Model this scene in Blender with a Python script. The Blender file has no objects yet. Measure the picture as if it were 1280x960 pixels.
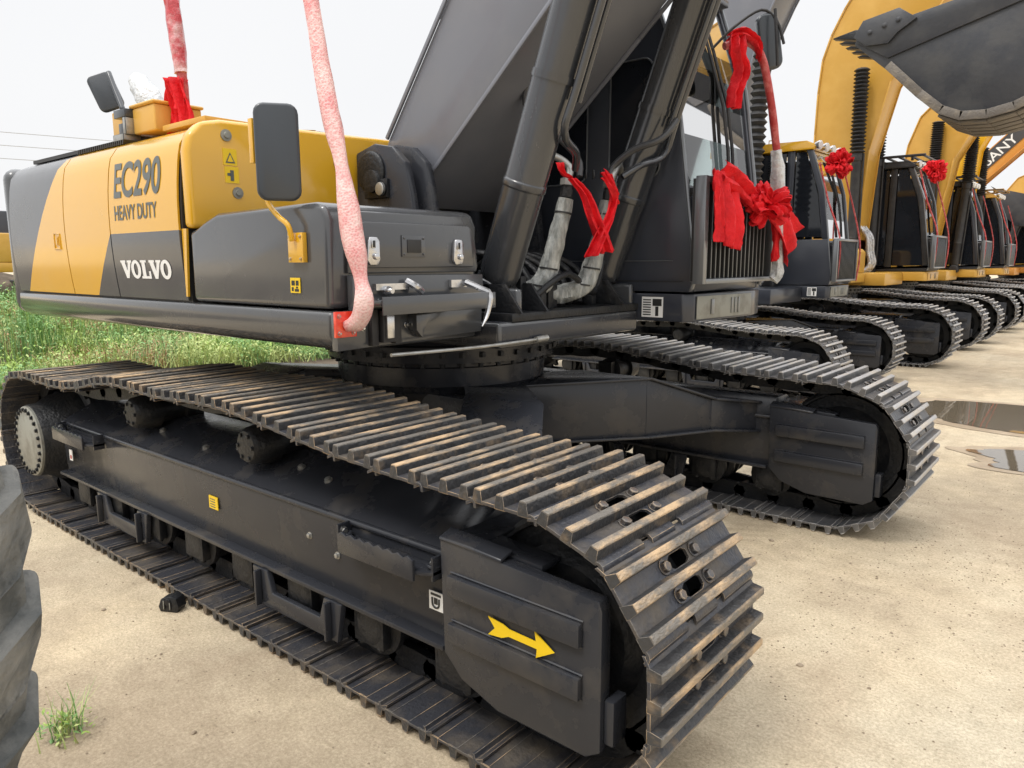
import bpy, bmesh, math, random
from mathutils import Vector, Matrix, noise
random.seed(7)
R = math.radians
sc = bpy.context.scene
col = sc.collection
PI = math.pi

# ------------------------------------------------------------------ materials
def mat(name, c, rough=.5, metal=0.0, c2=None, scale=6.0, lo=.45, hi=.65, stretch=None, detail=6,
        bump=0.0, bscale=60.0, r2=None, coat=0.0, spec=.5, rnd=0.0):
    m = bpy.data.materials.new(name); m.use_nodes = True
    nt = m.node_tree; N = nt.nodes; Lk = nt.links
    b = N['Principled BSDF']
    b.inputs['Base Color'].default_value = (*c, 1)
    b.inputs['Roughness'].default_value = rough
    b.inputs['Metallic'].default_value = metal
    b.inputs['Specular IOR Level'].default_value = spec
    b.inputs['Coat Weight'].default_value = coat
    b.inputs['Coat Roughness'].default_value = .12
    tc = N.new('ShaderNodeTexCoord')
    vec = tc.outputs['Object']
    if stretch:
        mp = N.new('ShaderNodeMapping'); mp.inputs['Scale'].default_value = stretch
        Lk.new(vec, mp.inputs['Vector']); vec = mp.outputs['Vector']
    if rnd:
        oi = N.new('ShaderNodeObjectInfo'); ad = N.new('ShaderNodeVectorMath'); ad.operation = 'ADD'
        mu = N.new('ShaderNodeMath'); mu.operation = 'MULTIPLY'; mu.inputs[1].default_value = 37.0
        Lk.new(oi.outputs['Random'], mu.inputs[0]); Lk.new(vec, ad.inputs[0]); Lk.new(mu.outputs[0], ad.inputs[1])
        vec = ad.outputs[0]
    if c2 is not None or r2 is not None:
        n = N.new('ShaderNodeTexNoise'); n.inputs['Scale'].default_value = scale; n.inputs['Detail'].default_value = detail
        n.inputs['Roughness'].default_value = .62
        Lk.new(vec, n.inputs['Vector'])
        mr = N.new('ShaderNodeMapRange'); mr.inputs['From Min'].default_value = lo; mr.inputs['From Max'].default_value = hi
        Lk.new(n.outputs['Fac'], mr.inputs['Value'])
        if c2 is not None:
            mx = N.new('ShaderNodeMix'); mx.data_type = 'RGBA'
            mx.inputs['A'].default_value = (*c, 1); mx.inputs['B'].default_value = (*c2, 1)
            Lk.new(mr.outputs['Result'], mx.inputs['Factor']); Lk.new(mx.outputs['Result'], b.inputs['Base Color'])
        if r2 is not None:
            mm = N.new('ShaderNodeMapRange'); mm.inputs['To Min'].default_value = rough; mm.inputs['To Max'].default_value = r2
            Lk.new(mr.outputs['Result'], mm.inputs['Value']); Lk.new(mm.outputs['Result'], b.inputs['Roughness'])
    if bump:
        n2 = N.new('ShaderNodeTexNoise'); n2.inputs['Scale'].default_value = bscale; n2.inputs['Detail'].default_value = 4
        Lk.new(vec, n2.inputs['Vector'])
        bp = N.new('ShaderNodeBump'); bp.inputs['Strength'].default_value = bump; bp.inputs['Distance'].default_value = .02
        Lk.new(n2.outputs['Fac'], bp.inputs['Height']); Lk.new(bp.outputs['Normal'], b.inputs['Normal'])
    return m

M = {}
M['grey'] = mat('dark_grey_paint', (.050, .052, .057), .28, c2=(.066, .067, .069), scale=2.2, r2=.42, lo=.4, hi=.7, coat=.1)
M['greyb'] = mat('body_grey_paint', (.060, .063, .068), .18, c2=(.080, .081, .081), scale=2.6, r2=.40, lo=.45, hi=.8, coat=.6, detail=10, bump=.03, bscale=3)
M['frame'] = mat('frame_black_paint', (.028, .030, .036), .25, c2=(.080, .071, .060), scale=5.5, r2=.62, lo=.52, hi=.86, spec=.42, bump=.10, bscale=9, detail=10)
M['boom'] = mat('boom_grey_paint', (.162, .170, .196), .28, c2=(.188, .194, .215), scale=1.7, r2=.45, coat=.2, detail=10)
M['cyl'] = mat('cylinder_dark_paint', (.034, .037, .043), .20, c2=(.044, .046, .050), scale=3, r2=.34, coat=.6, detail=9, stretch=(1, 1, .3))
M['cab'] = mat('cab_navy_grey_paint', (.030, .034, .045), .30, c2=(.038, .042, .052), scale=1.5, r2=.4, coat=.3)
M['black'] = mat('black_rubber', (.018, .018, .020), .55, c2=(.034, .033, .032), scale=8, bump=.1, bscale=90)
M['dark'] = mat('greasy_black_steel', (.012, .013, .015), .42, metal=.1, spec=.4, c2=(.045, .042, .038), scale=7, r2=.7, lo=.5, hi=.75, bump=.25, bscale=60)
M['yellow'] = mat('yellow_paint', (.70, .38, .018), .20, c2=(.66, .38, .05), scale=3.0, r2=.40, lo=.55, hi=.85, coat=.8, detail=10, bump=.025, bscale=2.5)
M['ochre'] = mat('ochre_yellow_paint', (.58, .32, .045), .38, c2=(.64, .37, .07), scale=1.6, r2=.5, coat=.2)
M['bright'] = mat('bright_yellow_paint', (.80, .45, .01), .38, c2=(.74, .40, .012), scale=1.6, r2=.5)
M['orange'] = mat('orange_paint', (.62, .27, .05), .4, c2=(.66, .33, .08), scale=1.6, r2=.5)
M['rib'] = mat('worn_grouser_edge', (.17, .155, .135), .48, metal=.2, c2=(.56, .40, .24), scale=7, lo=.46, hi=.63,
               stretch=(2, .8, 2), r2=.72, bump=.5, bscale=70, rnd=1)
M['ribn'] = mat('plain_grouser_edge', (.44, .43, .42), .5, metal=.2, c2=(.50, .45, .38), scale=8, r2=.65, bump=.3, bscale=60, rnd=1)
M['ribside'] = mat('grouser_flank_steel', (.060, .060, .062), .42, metal=.3, c2=(.23, .17, .11), scale=9, lo=.52, hi=.72, r2=.7, bump=.35, bscale=60, rnd=1)
M['ribsiden'] = mat('plain_grouser_flank', (.11, .11, .112), .42, metal=.35, c2=(.20, .19, .18), scale=10, r2=.6, bump=.2, rnd=1)
M['plate'] = mat('track_shoe_steel', (.058, .060, .070), .34, metal=.35, c2=(.15, .125, .095), scale=6, lo=.45, hi=.72, r2=.65,
                 bump=.25, bscale=55, rnd=1)
M['platen'] = mat('track_shoe_light_steel', (.085, .086, .092), .34, metal=.35, c2=(.16, .15, .14), scale=6, r2=.6, bump=.2, rnd=1)
M['bolt'] = mat('bolt_steel', (.12, .12, .125), .38, metal=.6, c2=(.2, .15, .11), scale=30)
M['chrome'] = mat('chrome_latch', (.62, .62, .63), .22, metal=.9, c2=(.45, .45, .45), scale=20)
M['zinc'] = mat('zinc_steel', (.42, .42, .40), .35, metal=.7, c2=(.3, .29, .26), scale=15)
M['cover'] = mat('pale_cover_steel', (.27, .27, .235), .5, metal=.1, c2=(.2, .19, .16), scale=8, r2=.65)
M['white'] = mat('white_vinyl', (.78, .78, .76), .45)
M['ylabel'] = mat('yellow_vinyl', (.82, .55, .01), .4)
M['blk'] = mat('black_print', (.02, .02, .02), .5)
M['txt'] = mat('faded_grey_print', (.075, .085, .075), .3, coat=.3)
M['redlens'] = mat('red_lens', (.75, .05, .025), .15, c2=(.85, .1, .04), scale=40, coat=.6)
M['red'] = mat('red_satin_cloth', (.74, .012, .020), .62, c2=(.56, .006, .012), scale=9, bump=.45, bscale=32, spec=.3)
M['redd'] = mat('dark_red_tape', (.42, .035, .035), .5, c2=(.6, .16, .15), scale=18, bump=.3, bscale=60)
M['mirror'] = mat('mirror_back', (.035, .042, .05), .32, coat=.3)
M['alu'] = mat('silver_trim', (.22, .23, .24), .3, metal=.6)
M['green'] = mat('green_tint_strip', (.02, .11, .08), .3)
M['sleeve'] = mat('grey_hose_sleeve', (.20, .21, .20), .38, c2=(.46, .47, .45), scale=34, lo=.4, hi=.7, stretch=(1, 1, .35), bump=.9, bscale=30)
M['plastic'] = mat('crumpled_plastic_wrap', (.62, .64, .65), .18, c2=(.4, .42, .43), scale=14, bump=1, bscale=30, coat=.5)
M['silver'] = mat('foil_insulation', (.6, .6, .6), .3, metal=.7, c2=(.35, .35, .36), scale=18, bump=1, bscale=30)
M['tyre'] = mat('dusty_tyre_rubber', (.075, .08, .078), .7, c2=(.24, .235, .215), scale=6, detail=12, r2=.9, bump=.8, bscale=22, lo=.40, hi=.62)
M['soil'] = mat('brown_soil', (.10, .075, .05), .9, c2=(.17, .13, .09), scale=3, bump=1, bscale=6)
M['grit'] = mat('grit_brown', (.30, .24, .17), .9, c2=(.2, .15, .1), scale=3)
M['leafa'] = mat('fresh_weed_green', (.29, .42, .08), .6, c2=(.21, .33, .07), scale=1)
M['leafb'] = mat('pale_weed_green', (.44, .51, .18), .6, c2=(.34, .41, .14), scale=1)
M['leafc'] = mat('deep_weed_green', (.17, .33, .09), .6, c2=(.22, .38, .16), scale=1)
M['leafd'] = mat('dry_seed_brown', (.36, .20, .10), .7, c2=(.42, .30, .16), scale=1)
M['rust'] = mat('rusty_steel', (.26, .12, .045), .7, c2=(.12, .07, .04), scale=9, bump=.4)
M['bucket'] = mat('bucket_grey_paint', (.042, .045, .053), .36, c2=(.060, .061, .064), scale=3, r2=.6, bump=.1, bscale=20)
M['wear'] = mat('scuffed_bucket_strip', (.13, .115, .10), .48, c2=(.21, .18, .14), scale=7, stretch=(1, 4, 1), r2=.6, bump=.3)
M['sling'] = mat('red_strap_in_clear_film', (.50, .05, .06), .22, c2=(.72, .50, .50), scale=9, lo=.46, hi=.66, bump=.5, bscale=30, coat=.5)
M['wire'] = mat('cable_grey', (.35, .36, .37), .6)

def glass_mat(name, tint, rough=.03, ior=1.9):
    m = bpy.data.materials.new(name); m.use_nodes = True
    nt = m.node_tree; N = nt.nodes; N.clear(); Lk = nt.links
    o = N.new('ShaderNodeOutputMaterial'); mx = N.new('ShaderNodeMixShader'); fr = N.new('ShaderNodeFresnel')
    fr.inputs['IOR'].default_value = ior
    g = N.new('ShaderNodeBsdfGlossy'); g.inputs['Roughness'].default_value = rough
    t = N.new('ShaderNodeBsdfTransparent'); t.inputs['Color'].default_value = (*tint, 1)
    Lk.new(fr.outputs[0], mx.inputs[0]); Lk.new(t.outputs[0], mx.inputs[1]); Lk.new(g.outputs[0], mx.inputs[2])
    Lk.new(mx.outputs[0], o.inputs['Surface'])
    return m
M['glass'] = glass_mat('windscreen_glass', (.86, .92, .91), .02, 2.2)
M['glassd'] = glass_mat('tinted_side_glass', (.12, .14, .16))

M['pane'] = mat('dark_tinted_pane', (.010, .012, .016), .05, c2=(.014, .016, .021), scale=1.5)
def wrap_mat():
    m = bpy.data.materials.new('bubble_wrap_over_red_tape'); m.use_nodes = True
    nt = m.node_tree; N = nt.nodes; Lk = nt.links; b = N['Principled BSDF']
    tc = N.new('ShaderNodeTexCoord')
    v = N.new('ShaderNodeTexVoronoi'); v.inputs['Scale'].default_value = 130
    Lk.new(tc.outputs['Object'], v.inputs['Vector'])
    n = N.new('ShaderNodeTexNoise'); n.inputs['Scale'].default_value = 11; n.inputs['Detail'].default_value = 3
    Lk.new(tc.outputs['Object'], n.inputs['Vector'])
    ad = N.new('ShaderNodeMath'); ad.operation = 'ADD'
    mu = N.new('ShaderNodeMath'); mu.operation = 'MULTIPLY'; mu.inputs[1].default_value = .42
    Lk.new(v.outputs['Distance'], mu.inputs[0]); Lk.new(mu.outputs[0], ad.inputs[0]); Lk.new(n.outputs['Fac'], ad.inputs[1])
    cr = N.new('ShaderNodeValToRGB')
    cr.color_ramp.elements[0].position = .50; cr.color_ramp.elements[0].color = (.74, .27, .27, 1)
    cr.color_ramp.elements[1].position = .92; cr.color_ramp.elements[1].color = (.86, .62, .58, 1)
    Lk.new(ad.outputs[0], cr.inputs['Fac']); Lk.new(cr.outputs['Color'], b.inputs['Base Color'])
    bp = N.new('ShaderNodeBump'); bp.inputs['Strength'].default_value = .45; bp.inputs['Distance'].default_value = .004; bp.invert = True
    Lk.new(v.outputs['Distance'], bp.inputs['Height']); Lk.new(bp.outputs['Normal'], b.inputs['Normal'])
    b.inputs['Roughness'].default_value = .35
    return m
M['wrap'] = wrap_mat()

def ground_mat():
    m = bpy.data.materials.new('dusty_concrete_yard'); m.use_nodes = True
    nt = m.node_tree; N = nt.nodes; Lk = nt.links; b = N['Principled BSDF']
    tc = N.new('ShaderNodeTexCoord')
    def noi(s, d=8, st=None, rg=.6):
        n = N.new('ShaderNodeTexNoise'); n.inputs['Scale'].default_value = s; n.inputs['Detail'].default_value = d
        n.inputs['Roughness'].default_value = rg
        if st:
            mp = N.new('ShaderNodeMapping'); mp.inputs['Scale'].default_value = st; mp.inputs['Rotation'].default_value = (0, 0, R(-38))
            Lk.new(tc.outputs['Object'], mp.inputs['Vector']); Lk.new(mp.outputs['Vector'], n.inputs['Vector'])
        else: Lk.new(tc.outputs['Object'], n.inputs['Vector'])
        return n.outputs['Fac']
    def ramp(f, a, c, e=(0, 0, 0, 1), g=(1, 1, 1, 1)):
        r = N.new('ShaderNodeValToRGB'); r.color_ramp.elements[0].position = a; r.color_ramp.elements[1].position = c
        r.color_ramp.elements[0].color = e; r.color_ramp.elements[1].color = g
        Lk.new(f, r.inputs['Fac']); return r.outputs['Color']
    def mix(f, A, B, mode='MIX'):
        x = N.new('ShaderNodeMix'); x.data_type = 'RGBA'; x.blend_type = mode
        if isinstance(f, float): x.inputs['Factor'].default_value = f
        else: Lk.new(f, x.inputs['Factor'])
        for k, v in (('A', A), ('B', B)):
            if isinstance(v, tuple): x.inputs[k].default_value = v
            else: Lk.new(v, x.inputs[k])
        return x.outputs['Result']
    base = mix(ramp(noi(.55, 5), .35, .68), (.66, .545, .385, 1), (.58, .51, .395, 1))
    base = mix(ramp(noi(2.6, 8, (1, .35, 1)), .5, .72), base, (.50, .41, .30, 1))      # damp dusty streaks
    sx = N.new('ShaderNodeTexNoise'); sx.inputs['Scale'].default_value = .42; sx.inputs['Detail'].default_value = 9; sx.inputs['Roughness'].default_value = .7
    mp = N.new('ShaderNodeMapping'); mp.inputs['Location'].default_value = (3.1, 1.7, 0); Lk.new(tc.outputs['Object'], mp.inputs['Vector']); Lk.new(mp.outputs['Vector'], sx.inputs['Vector'])
    base = mix(ramp(sx.outputs['Fac'], .47, .62), base, (.43, .35, .255, 1))
    fine = ramp(noi(85, 8, rg=.75), .36, .62, (.70, .68, .64, 1), (1.12, 1.12, 1.10, 1))
    base = mix(1.0, base, fine, 'MULTIPLY')
    sep = N.new('ShaderNodeSeparateXYZ'); Lk.new(tc.outputs['Object'], sep.inputs[0])
    def math_(op, a, b_=None):
        x = N.new('ShaderNodeMath'); x.operation = op
        for k, v in enumerate((a, b_)):
            if v is None: continue
            if isinstance(v, (int, float)): x.inputs[k].default_value = v
            else: Lk.new(v, x.inputs[k])
        return x.outputs[0]
    rut = None                                             # tyre prints pressed into the dust along the row
    wobble = math_('MULTIPLY', noi(.35, 2), .9)
    for x0 in (2.35, 3.95, .95):
        dd = math_('ABSOLUTE', math_('SUBTRACT', math_('SUBTRACT', sep.outputs['X'], wobble), x0))
        mk = math_('LESS_THAN', dd, .21)
        ph = math_('ADD', math_('MULTIPLY', sep.outputs['Y'], 58.0), math_('MULTIPLY', dd, 42.0))
        pr = math_('GREATER_THAN', math_('SINE', ph), .1)
        q = math_('MULTIPLY', mk, math_('ADD', math_('MULTIPLY', pr, .55), .30))
        rut = q if rut is None else math_('MAXIMUM', rut, q)
    rut = math_('MULTIPLY', rut, ramp(noi(1.9, 6), .44, .60))
    base = mix(math_('MULTIPLY', rut, .42), base, (.27, .21, .145, 1))
    base = mix(1.0, base, ramp(noi(9, 8, rg=.7), .32, .66, (.84, .83, .80, 1), (1.08, 1.08, 1.07, 1)), 'MULTIPLY')
    spk = ramp(noi(210, 2), .58, .70)
    base = mix(spk, base, (.34, .275, .20, 1))
    grit = N.new('ShaderNodeTexVoronoi'); grit.inputs['Scale'].default_value = 16; Lk.new(tc.outputs['Object'], grit.inputs['Vector'])
    gm = N.new('ShaderNodeMath'); gm.operation = 'MULTIPLY'; Lk.new(ramp(grit.outputs['Distance'], .03, .055, (1, 1, 1, 1), (0, 0, 0, 1)), gm.inputs[0]); Lk.new(ramp(noi(1.1, 3), .52, .62), gm.inputs[1])
    base = mix(gm.outputs[0], base, (.16, .12, .085, 1))
    Lk.new(base, b.inputs['Base Color'])
    rr = N.new('ShaderNodeMapRange'); rr.inputs['To Min'].default_value = .55; rr.inputs['To Max'].default_value = .95
    Lk.new(noi(1.4, 4), rr.inputs['Value']); Lk.new(rr.outputs['Result'], b.inputs['Roughness'])
    h = N.new('ShaderNodeMath'); h.operation = 'ADD'
    Lk.new(noi(110, 8, rg=.7), h.inputs[0]); Lk.new(noi(6, 6, (1, .4, 1)), h.inputs[1])
    bp = N.new('ShaderNodeBump'); bp.inputs['Strength'].default_value = .45; bp.inputs['Distance'].default_value = .012
    Lk.new(math_('SUBTRACT', h.outputs[0], math_('MULTIPLY', rut, .6)), bp.inputs['Height']); Lk.new(bp.outputs['Normal'], b.inputs['Normal'])
    b.inputs['Specular IOR Level'].default_value = .3
    return m
M['ground'] = ground_mat()
M['wetmud'] = mat('wet_muddy_margin', (.36, .285, .20), .32, c2=(.46, .37, .26), scale=3, r2=.6, bump=.2, bscale=30, detail=10)
M['water'] = mat('muddy_puddle_water', (.15, .122, .085), .02, spec=1.0, bump=.02, bscale=4)

# ------------------------------------------------------------------ mesh builder
class MB:
    def __init__(s): s.v = []; s.f = []; s.m = []
    def poly(s, pts, m=0):
        i = len(s.v); s.v += [tuple(p) for p in pts]; s.f.append(tuple(range(i, i + len(pts)))); s.m.append(m)
    def extr(s, pts, vec, m=0, mside=None):
        n = len(pts); i = len(s.v); vec = Vector(vec)
        s.v += [tuple(p) for p in pts] + [tuple(Vector(p) + vec) for p in pts]
        s.f.append(tuple(i + k for k in range(n))[::-1]); s.m.append(m)
        s.f.append(tuple(i + n + k for k in range(n))); s.m.append(m)
        for k in range(n):
            a, b = i + k, i + (k + 1) % n
            s.f.append((a, b, b + n, a + n)); s.m.append(m if mside is None else mside)
    def box(s, x0, x1, y0, y1, z0, z1, m=0):
        s.extr([(x0, y0, z0), (x1, y0, z0), (x1, y1, z0), (x0, y1, z0)], (0, 0, z1 - z0), m)
    def py(s, xz, y0, y1, m=0, mside=None): s.extr([(x, y0, z) for x, z in xz], (0, y1 - y0, 0), m, mside)
    def px(s, yz, x0, x1, m=0): s.extr([(x0, y, z) for y, z in yz], (x1 - x0, 0, 0), m)
    def pz(s, xy, z0, z1, m=0): s.extr([(x, y, z0) for x, y in xy], (0, 0, z1 - z0), m)
    def lathe(s, prof, o, ax, n=24, m=0, cap=True):
        ax = Vector(ax).normalized(); o = Vector(o)
        u = ax.orthogonal().normalized(); w = ax.cross(u)
        i = len(s.v)
        for r, h in prof:
            for k in range(n):
                a = 2 * PI * k / n
                s.v.append(tuple(o + ax * h + (u * math.cos(a) + w * math.sin(a)) * r))
        for j in range(len(prof) - 1):
            for k in range(n):
                a = i + j * n + k; b = i + j * n + (k + 1) % n
                s.f.append((a, b, b + n, a + n)); s.m.append(m)
        if cap:
            s.f.append(tuple(i + k for k in range(n))[::-1]); s.m.append(m)
            e = i + (len(prof) - 1) * n
            s.f.append(tuple(e + k for k in range(n))); s.m.append(m)
    def cyl(s, p0, p1, r0, r1=None, n=20, m=0):
        p0 = Vector(p0); p1 = Vector(p1); d = p1 - p0
        s.lathe([(r0, 0), (r0 if r1 is None else r1, d.length)], p0, d, n, m)
    def tube(s, pts, r, n=10, m=0, sub=4, noise_amp=0.0):
        P = [Vector(p) for p in pts]
        rr = r if isinstance(r, (list, tuple)) else [r] * len(P)
        Q = []; Rq = []
        if sub > 1 and len(P) > 2:
            for i in range(len(P) - 1):
                a = P[max(i - 1, 0)]; b = P[i]; c = P[i + 1]; d = P[min(i + 2, len(P) - 1)]
                for k in range(sub):
                    t = k / sub
                    Q.append(.5 * ((2 * b) + (c - a) * t + (2 * a - 5 * b + 4 * c - d) * t * t + (3 * b - 3 * c + d - a) * t ** 3))
                    tt = t * t * (3 - 2 * t); Rq.append(rr[i] * (1 - tt) + rr[i + 1] * tt)
            Q.append(P[-1]); Rq.append(rr[-1])
        else: Q, Rq = P, rr
        u = None; i0 = len(s.v)
        for i, q in enumerate(Q):
            t = (Q[min(i + 1, len(Q) - 1)] - Q[max(i - 1, 0)]).normalized()
            u = t.orthogonal().normalized() if u is None else (u - t * u.dot(t)).normalized()
            w = t.cross(u)
            for k in range(n):
                a = 2 * PI * k / n; rad = Rq[i]
                if noise_amp: rad *= 1 + noise_amp * noise.noise(Vector((q.x * 14 + 3 * math.cos(a), q.y * 14 + 3 * math.sin(a), q.z * 14)))
                s.v.append(tuple(q + (u * math.cos(a) + w * math.sin(a)) * rad))
        for j in range(len(Q) - 1):
            for k in range(n):
                a = i0 + j * n + k; b = i0 + j * n + (k + 1) % n
                s.f.append((a, b, b + n, a + n)); s.m.append(m)
        s.f.append(tuple(i0 + k for k in range(n))[::-1]); s.m.append(m)
        e = i0 + (len(Q) - 1) * n
        s.f.append(tuple(e + k for k in range(n))); s.m.append(m)
    def bolt(s, p, d, r=.012, h=.012, m=0):
        p = Vector(p); d = Vector(d).normalized()
        s.lathe([(r * 1.35, 0), (r * 1.35, h * .25)], p, d, 12, m)
        s.lathe([(r, h * .25), (r, h * .9), (r * .8, h)], p, d, 6, m)
    def mesh(s, name, mats, bevel=0.0, seg=2, ang=32):
        me = bpy.data.meshes.new(name)
        me.from_pydata(s.v, [], s.f)
        for k in mats: me.materials.append(M[k] if isinstance(k, str) else k)
        me.polygons.foreach_set('material_index', s.m)
        bm = bmesh.new(); bm.from_mesh(me)
        bmesh.ops.recalc_face_normals(bm, faces=bm.faces)
        if bevel:
            ed = [e for e in bm.edges if len(e.link_faces) == 2 and e.calc_face_angle(0) > R(ang)]
            try: bmesh.ops.bevel(bm, geom=ed, offset=bevel, segments=seg, affect='EDGES', clamp_overlap=True, profile=.5)
            except Exception: pass
        for f in bm.faces: f.smooth = True
        for e in bm.edges:
            if len(e.link_faces) == 2 and e.calc_face_angle(0) > R(38): e.smooth = False
        bm.to_mesh(me); bm.free()
        return me
    def build(s, name, mats, parent=None, bevel=0.0, seg=2, label=None, loc=None, ang=32):
        o = bpy.data.objects.new(name, s.mesh(name, mats if isinstance(mats, (list, tuple)) else [mats], bevel, seg, ang))
        col.objects.link(o)
        if parent is not None: o.parent = parent
        if label: o['label'] = label
        if loc: o.location = loc
        return o

def tag(o, label=None, cat=None, group=None, kind=None):
    if label: o['label'] = label
    if cat: o['category'] = cat
    if group: o['group'] = group
    if kind: o['kind'] = kind
    return o
def empty(name, loc=(0, 0, 0), rz=0, scale=1.0):
    o = bpy.data.objects.new(name, None); col.objects.link(o); o.location = loc; o.rotation_euler = (0, 0, rz)
    o.scale = (scale,) * 3; o.empty_display_size = .3; return o
def inst(me, name, parent, loc, rot=(0, 0, 0)):
    o = bpy.data.objects.new(name, me); col.objects.link(o); o.parent = parent; o.location = loc; o.rotation_euler = rot; return o

def text_mb(mb, body, x, z, y, w, h, m=0, thick=.002, offset=0.0):
    """lettering facing -Y, lower-left corner at (x, z), width w, height h"""
    cu = bpy.data.curves.new('lettering', 'FONT'); cu.body = body; cu.offset = offset
    o = bpy.data.objects.new('lettering', cu); col.objects.link(o)
    dg = bpy.context.evaluated_depsgraph_get(); me = bpy.data.meshes.new_from_object(o.evaluated_get(dg))
    xs = [v.co.x for v in me.vertices]; ys = [v.co.y for v in me.vertices]
    x0, x1, y0, y1 = min(xs), max(xs), min(ys), max(ys); i = len(mb.v)
    for v in me.vertices: mb.v.append((x + (v.co.x - x0) / (x1 - x0) * w, y, z + (v.co.y - y0) / (y1 - y0) * h))
    for p in me.polygons: mb.f.append(tuple(i + k for k in p.vertices)); mb.m.append(m)
    bpy.data.objects.remove(o); bpy.data.curves.remove(cu); bpy.data.meshes.remove(me)

# ------------------------------------------------------------------ tracks
PITCH = .2033
def track_path(n=47):
    cx0, cx1, cz, r = -2.2, 1.535, .43, .345
    top = [(cx0, cz + r), (-1.9, .775), (-1.62, .765), (-1.3, .80), (-1.0, .862), (-.75, .858), (-.5, .85), (-.2, .862), (.03, .872),
           (.25, .855), (.5, .825), (.8, .797), (1.1, .782), (1.35, .779), (cx1, cz + r)]
    pts = []
    for i in range(len(top) - 1):
        (a, b), (c, d) = top[i], top[i + 1]
        for k in range(6): pts.append((a + (c - a) * k / 6, b + (d - b) * k / 6))
    for k in range(40):
        a = PI / 2 - PI * k / 40; pts.append((cx1 + r * math.cos(a), cz + r * math.sin(a)))
    for k in range(40): pts.append((cx1 + (cx0 - cx1) * k / 40, cz - r))
    for k in range(41):
        a = -PI / 2 - PI * k / 40; pts.append((cx0 + r * math.cos(a), cz + r * math.sin(a)))
    L = [0]
    for i in range(1, len(pts)): L.append(L[-1] + math.dist(pts[i], pts[i - 1]))
    out = []; tot = L[-1]; j = 0
    for k in range(n):
        s = tot * (k + .35) / n
        while L[j + 1] < s: j += 1
        t = (s - L[j]) / (L[j + 1] - L[j])
        out.append((pts[j][0] + (pts[j + 1][0] - pts[j][0]) * t, pts[j][1] + (pts[j + 1][1] - pts[j][1]) * t))
    return out

def shoe_mesh(name, rib, plate):
    b = MB(); W = .30
    def strip(s0, n0, s1, n1, y0, y1, th=.009, m=1):
        b.extr([(s0, y0, n0), (s1, y0, n1), (s1, y0, n1 - th), (s0, y0, n0 - th)], (0, y1 - y0, 0), m)
    def ridge(c):
        b.extr([(c - .017, -W, .048), (c - .0115, -W, .0765), (c + .0115, -W, .0765), (c + .017, -W, .048), (c + .016, -W, .0395), (c - .016, -W, .0395)], (0, 2 * W, 0), 3)
        b.extr([(c - .0113, -W, .0767), (c - .009, -W, .080), (c + .009, -W, .080), (c + .0113, -W, .0767)], (0, 2 * W, 0), 0)
        b.box(c - .0185, c + .0185, -W + .001, W - .001, .0370, .0386, 1)
    for c in (-.078, 0, .078): ridge(c)
    for sg in (-1, 1):                       # the two flats, each with a central window and two bolts
        s0, s1 = sorted((sg * .016, sg * .062)); cs = (s0 + s1) / 2
        hs, hy = .0195, .050
        o8 = [(s0, -W), (s1, -W), (s1, -.058), (s1, .058), (s1, W), (s0, W), (s0, .058), (s0, -.058)]
        b_ = [(cs - hs * .55, -hy), (cs + hs * .55, -hy), (cs + hs, -hy * .65), (cs + hs, hy * .65), (cs + hs * .55, hy), (cs - hs * .55, hy),
              (cs - hs, hy * .65), (cs - hs, -hy * .65)]
        for zt, zb in ((.0485, .039),):
            i = len(b.v)
            for z in (zt, zb):
                b.v += [(x, y, z) for x, y in o8] + [(x, y, z) for x, y in b_]
            for k in range(8):
                k2 = (k + 1) % 8
                b.f.append((i + k, i + k2, i + 8 + k2, i + 8 + k)); b.m.append(1)
                b.f.append((i + 16 + k2, i + 16 + k, i + 24 + k, i + 24 + k2)); b.m.append(1)
                b.f.append((i + 8 + k, i + 8 + k2, i + 24 + k2, i + 24 + k)); b.m.append(1)
                b.f.append((i + k2, i + k, i + 16 + k, i + 16 + k2)); b.m.append(1)
        for y in (-.080, .080): b.bolt((cs, y, .048), (0, 0, 1), .0155, .017, 2)
    # leading edge, tucked under; trailing edge, curled over the joint with two notches
    strip(-.120, .034, -.094, .0475, -W, W)
    for y0, y1 in ((-W, -.105), (-.062, .062), (.105, W)):
        prof = [(.0935, .0485), (.104, .0505), (.115, .047), (.122, .038), (.124, .024), (.116, .024), (.114, .034), (.109, .040), (.102, .0415), (.0935, .040)]
        b.extr([(a, y0, c) for a, c in prof], (0, y1 - y0, 0), 1)
    return b.mesh(name, [rib, plate, 'bolt', rib.replace('rib', 'ribside')], bevel=.0012, seg=1)
SHOE = shoe_mesh('track_shoe', 'rib', 'plate')
SHOEN = shoe_mesh('track_shoe_light', 'ribn', 'platen')

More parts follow.
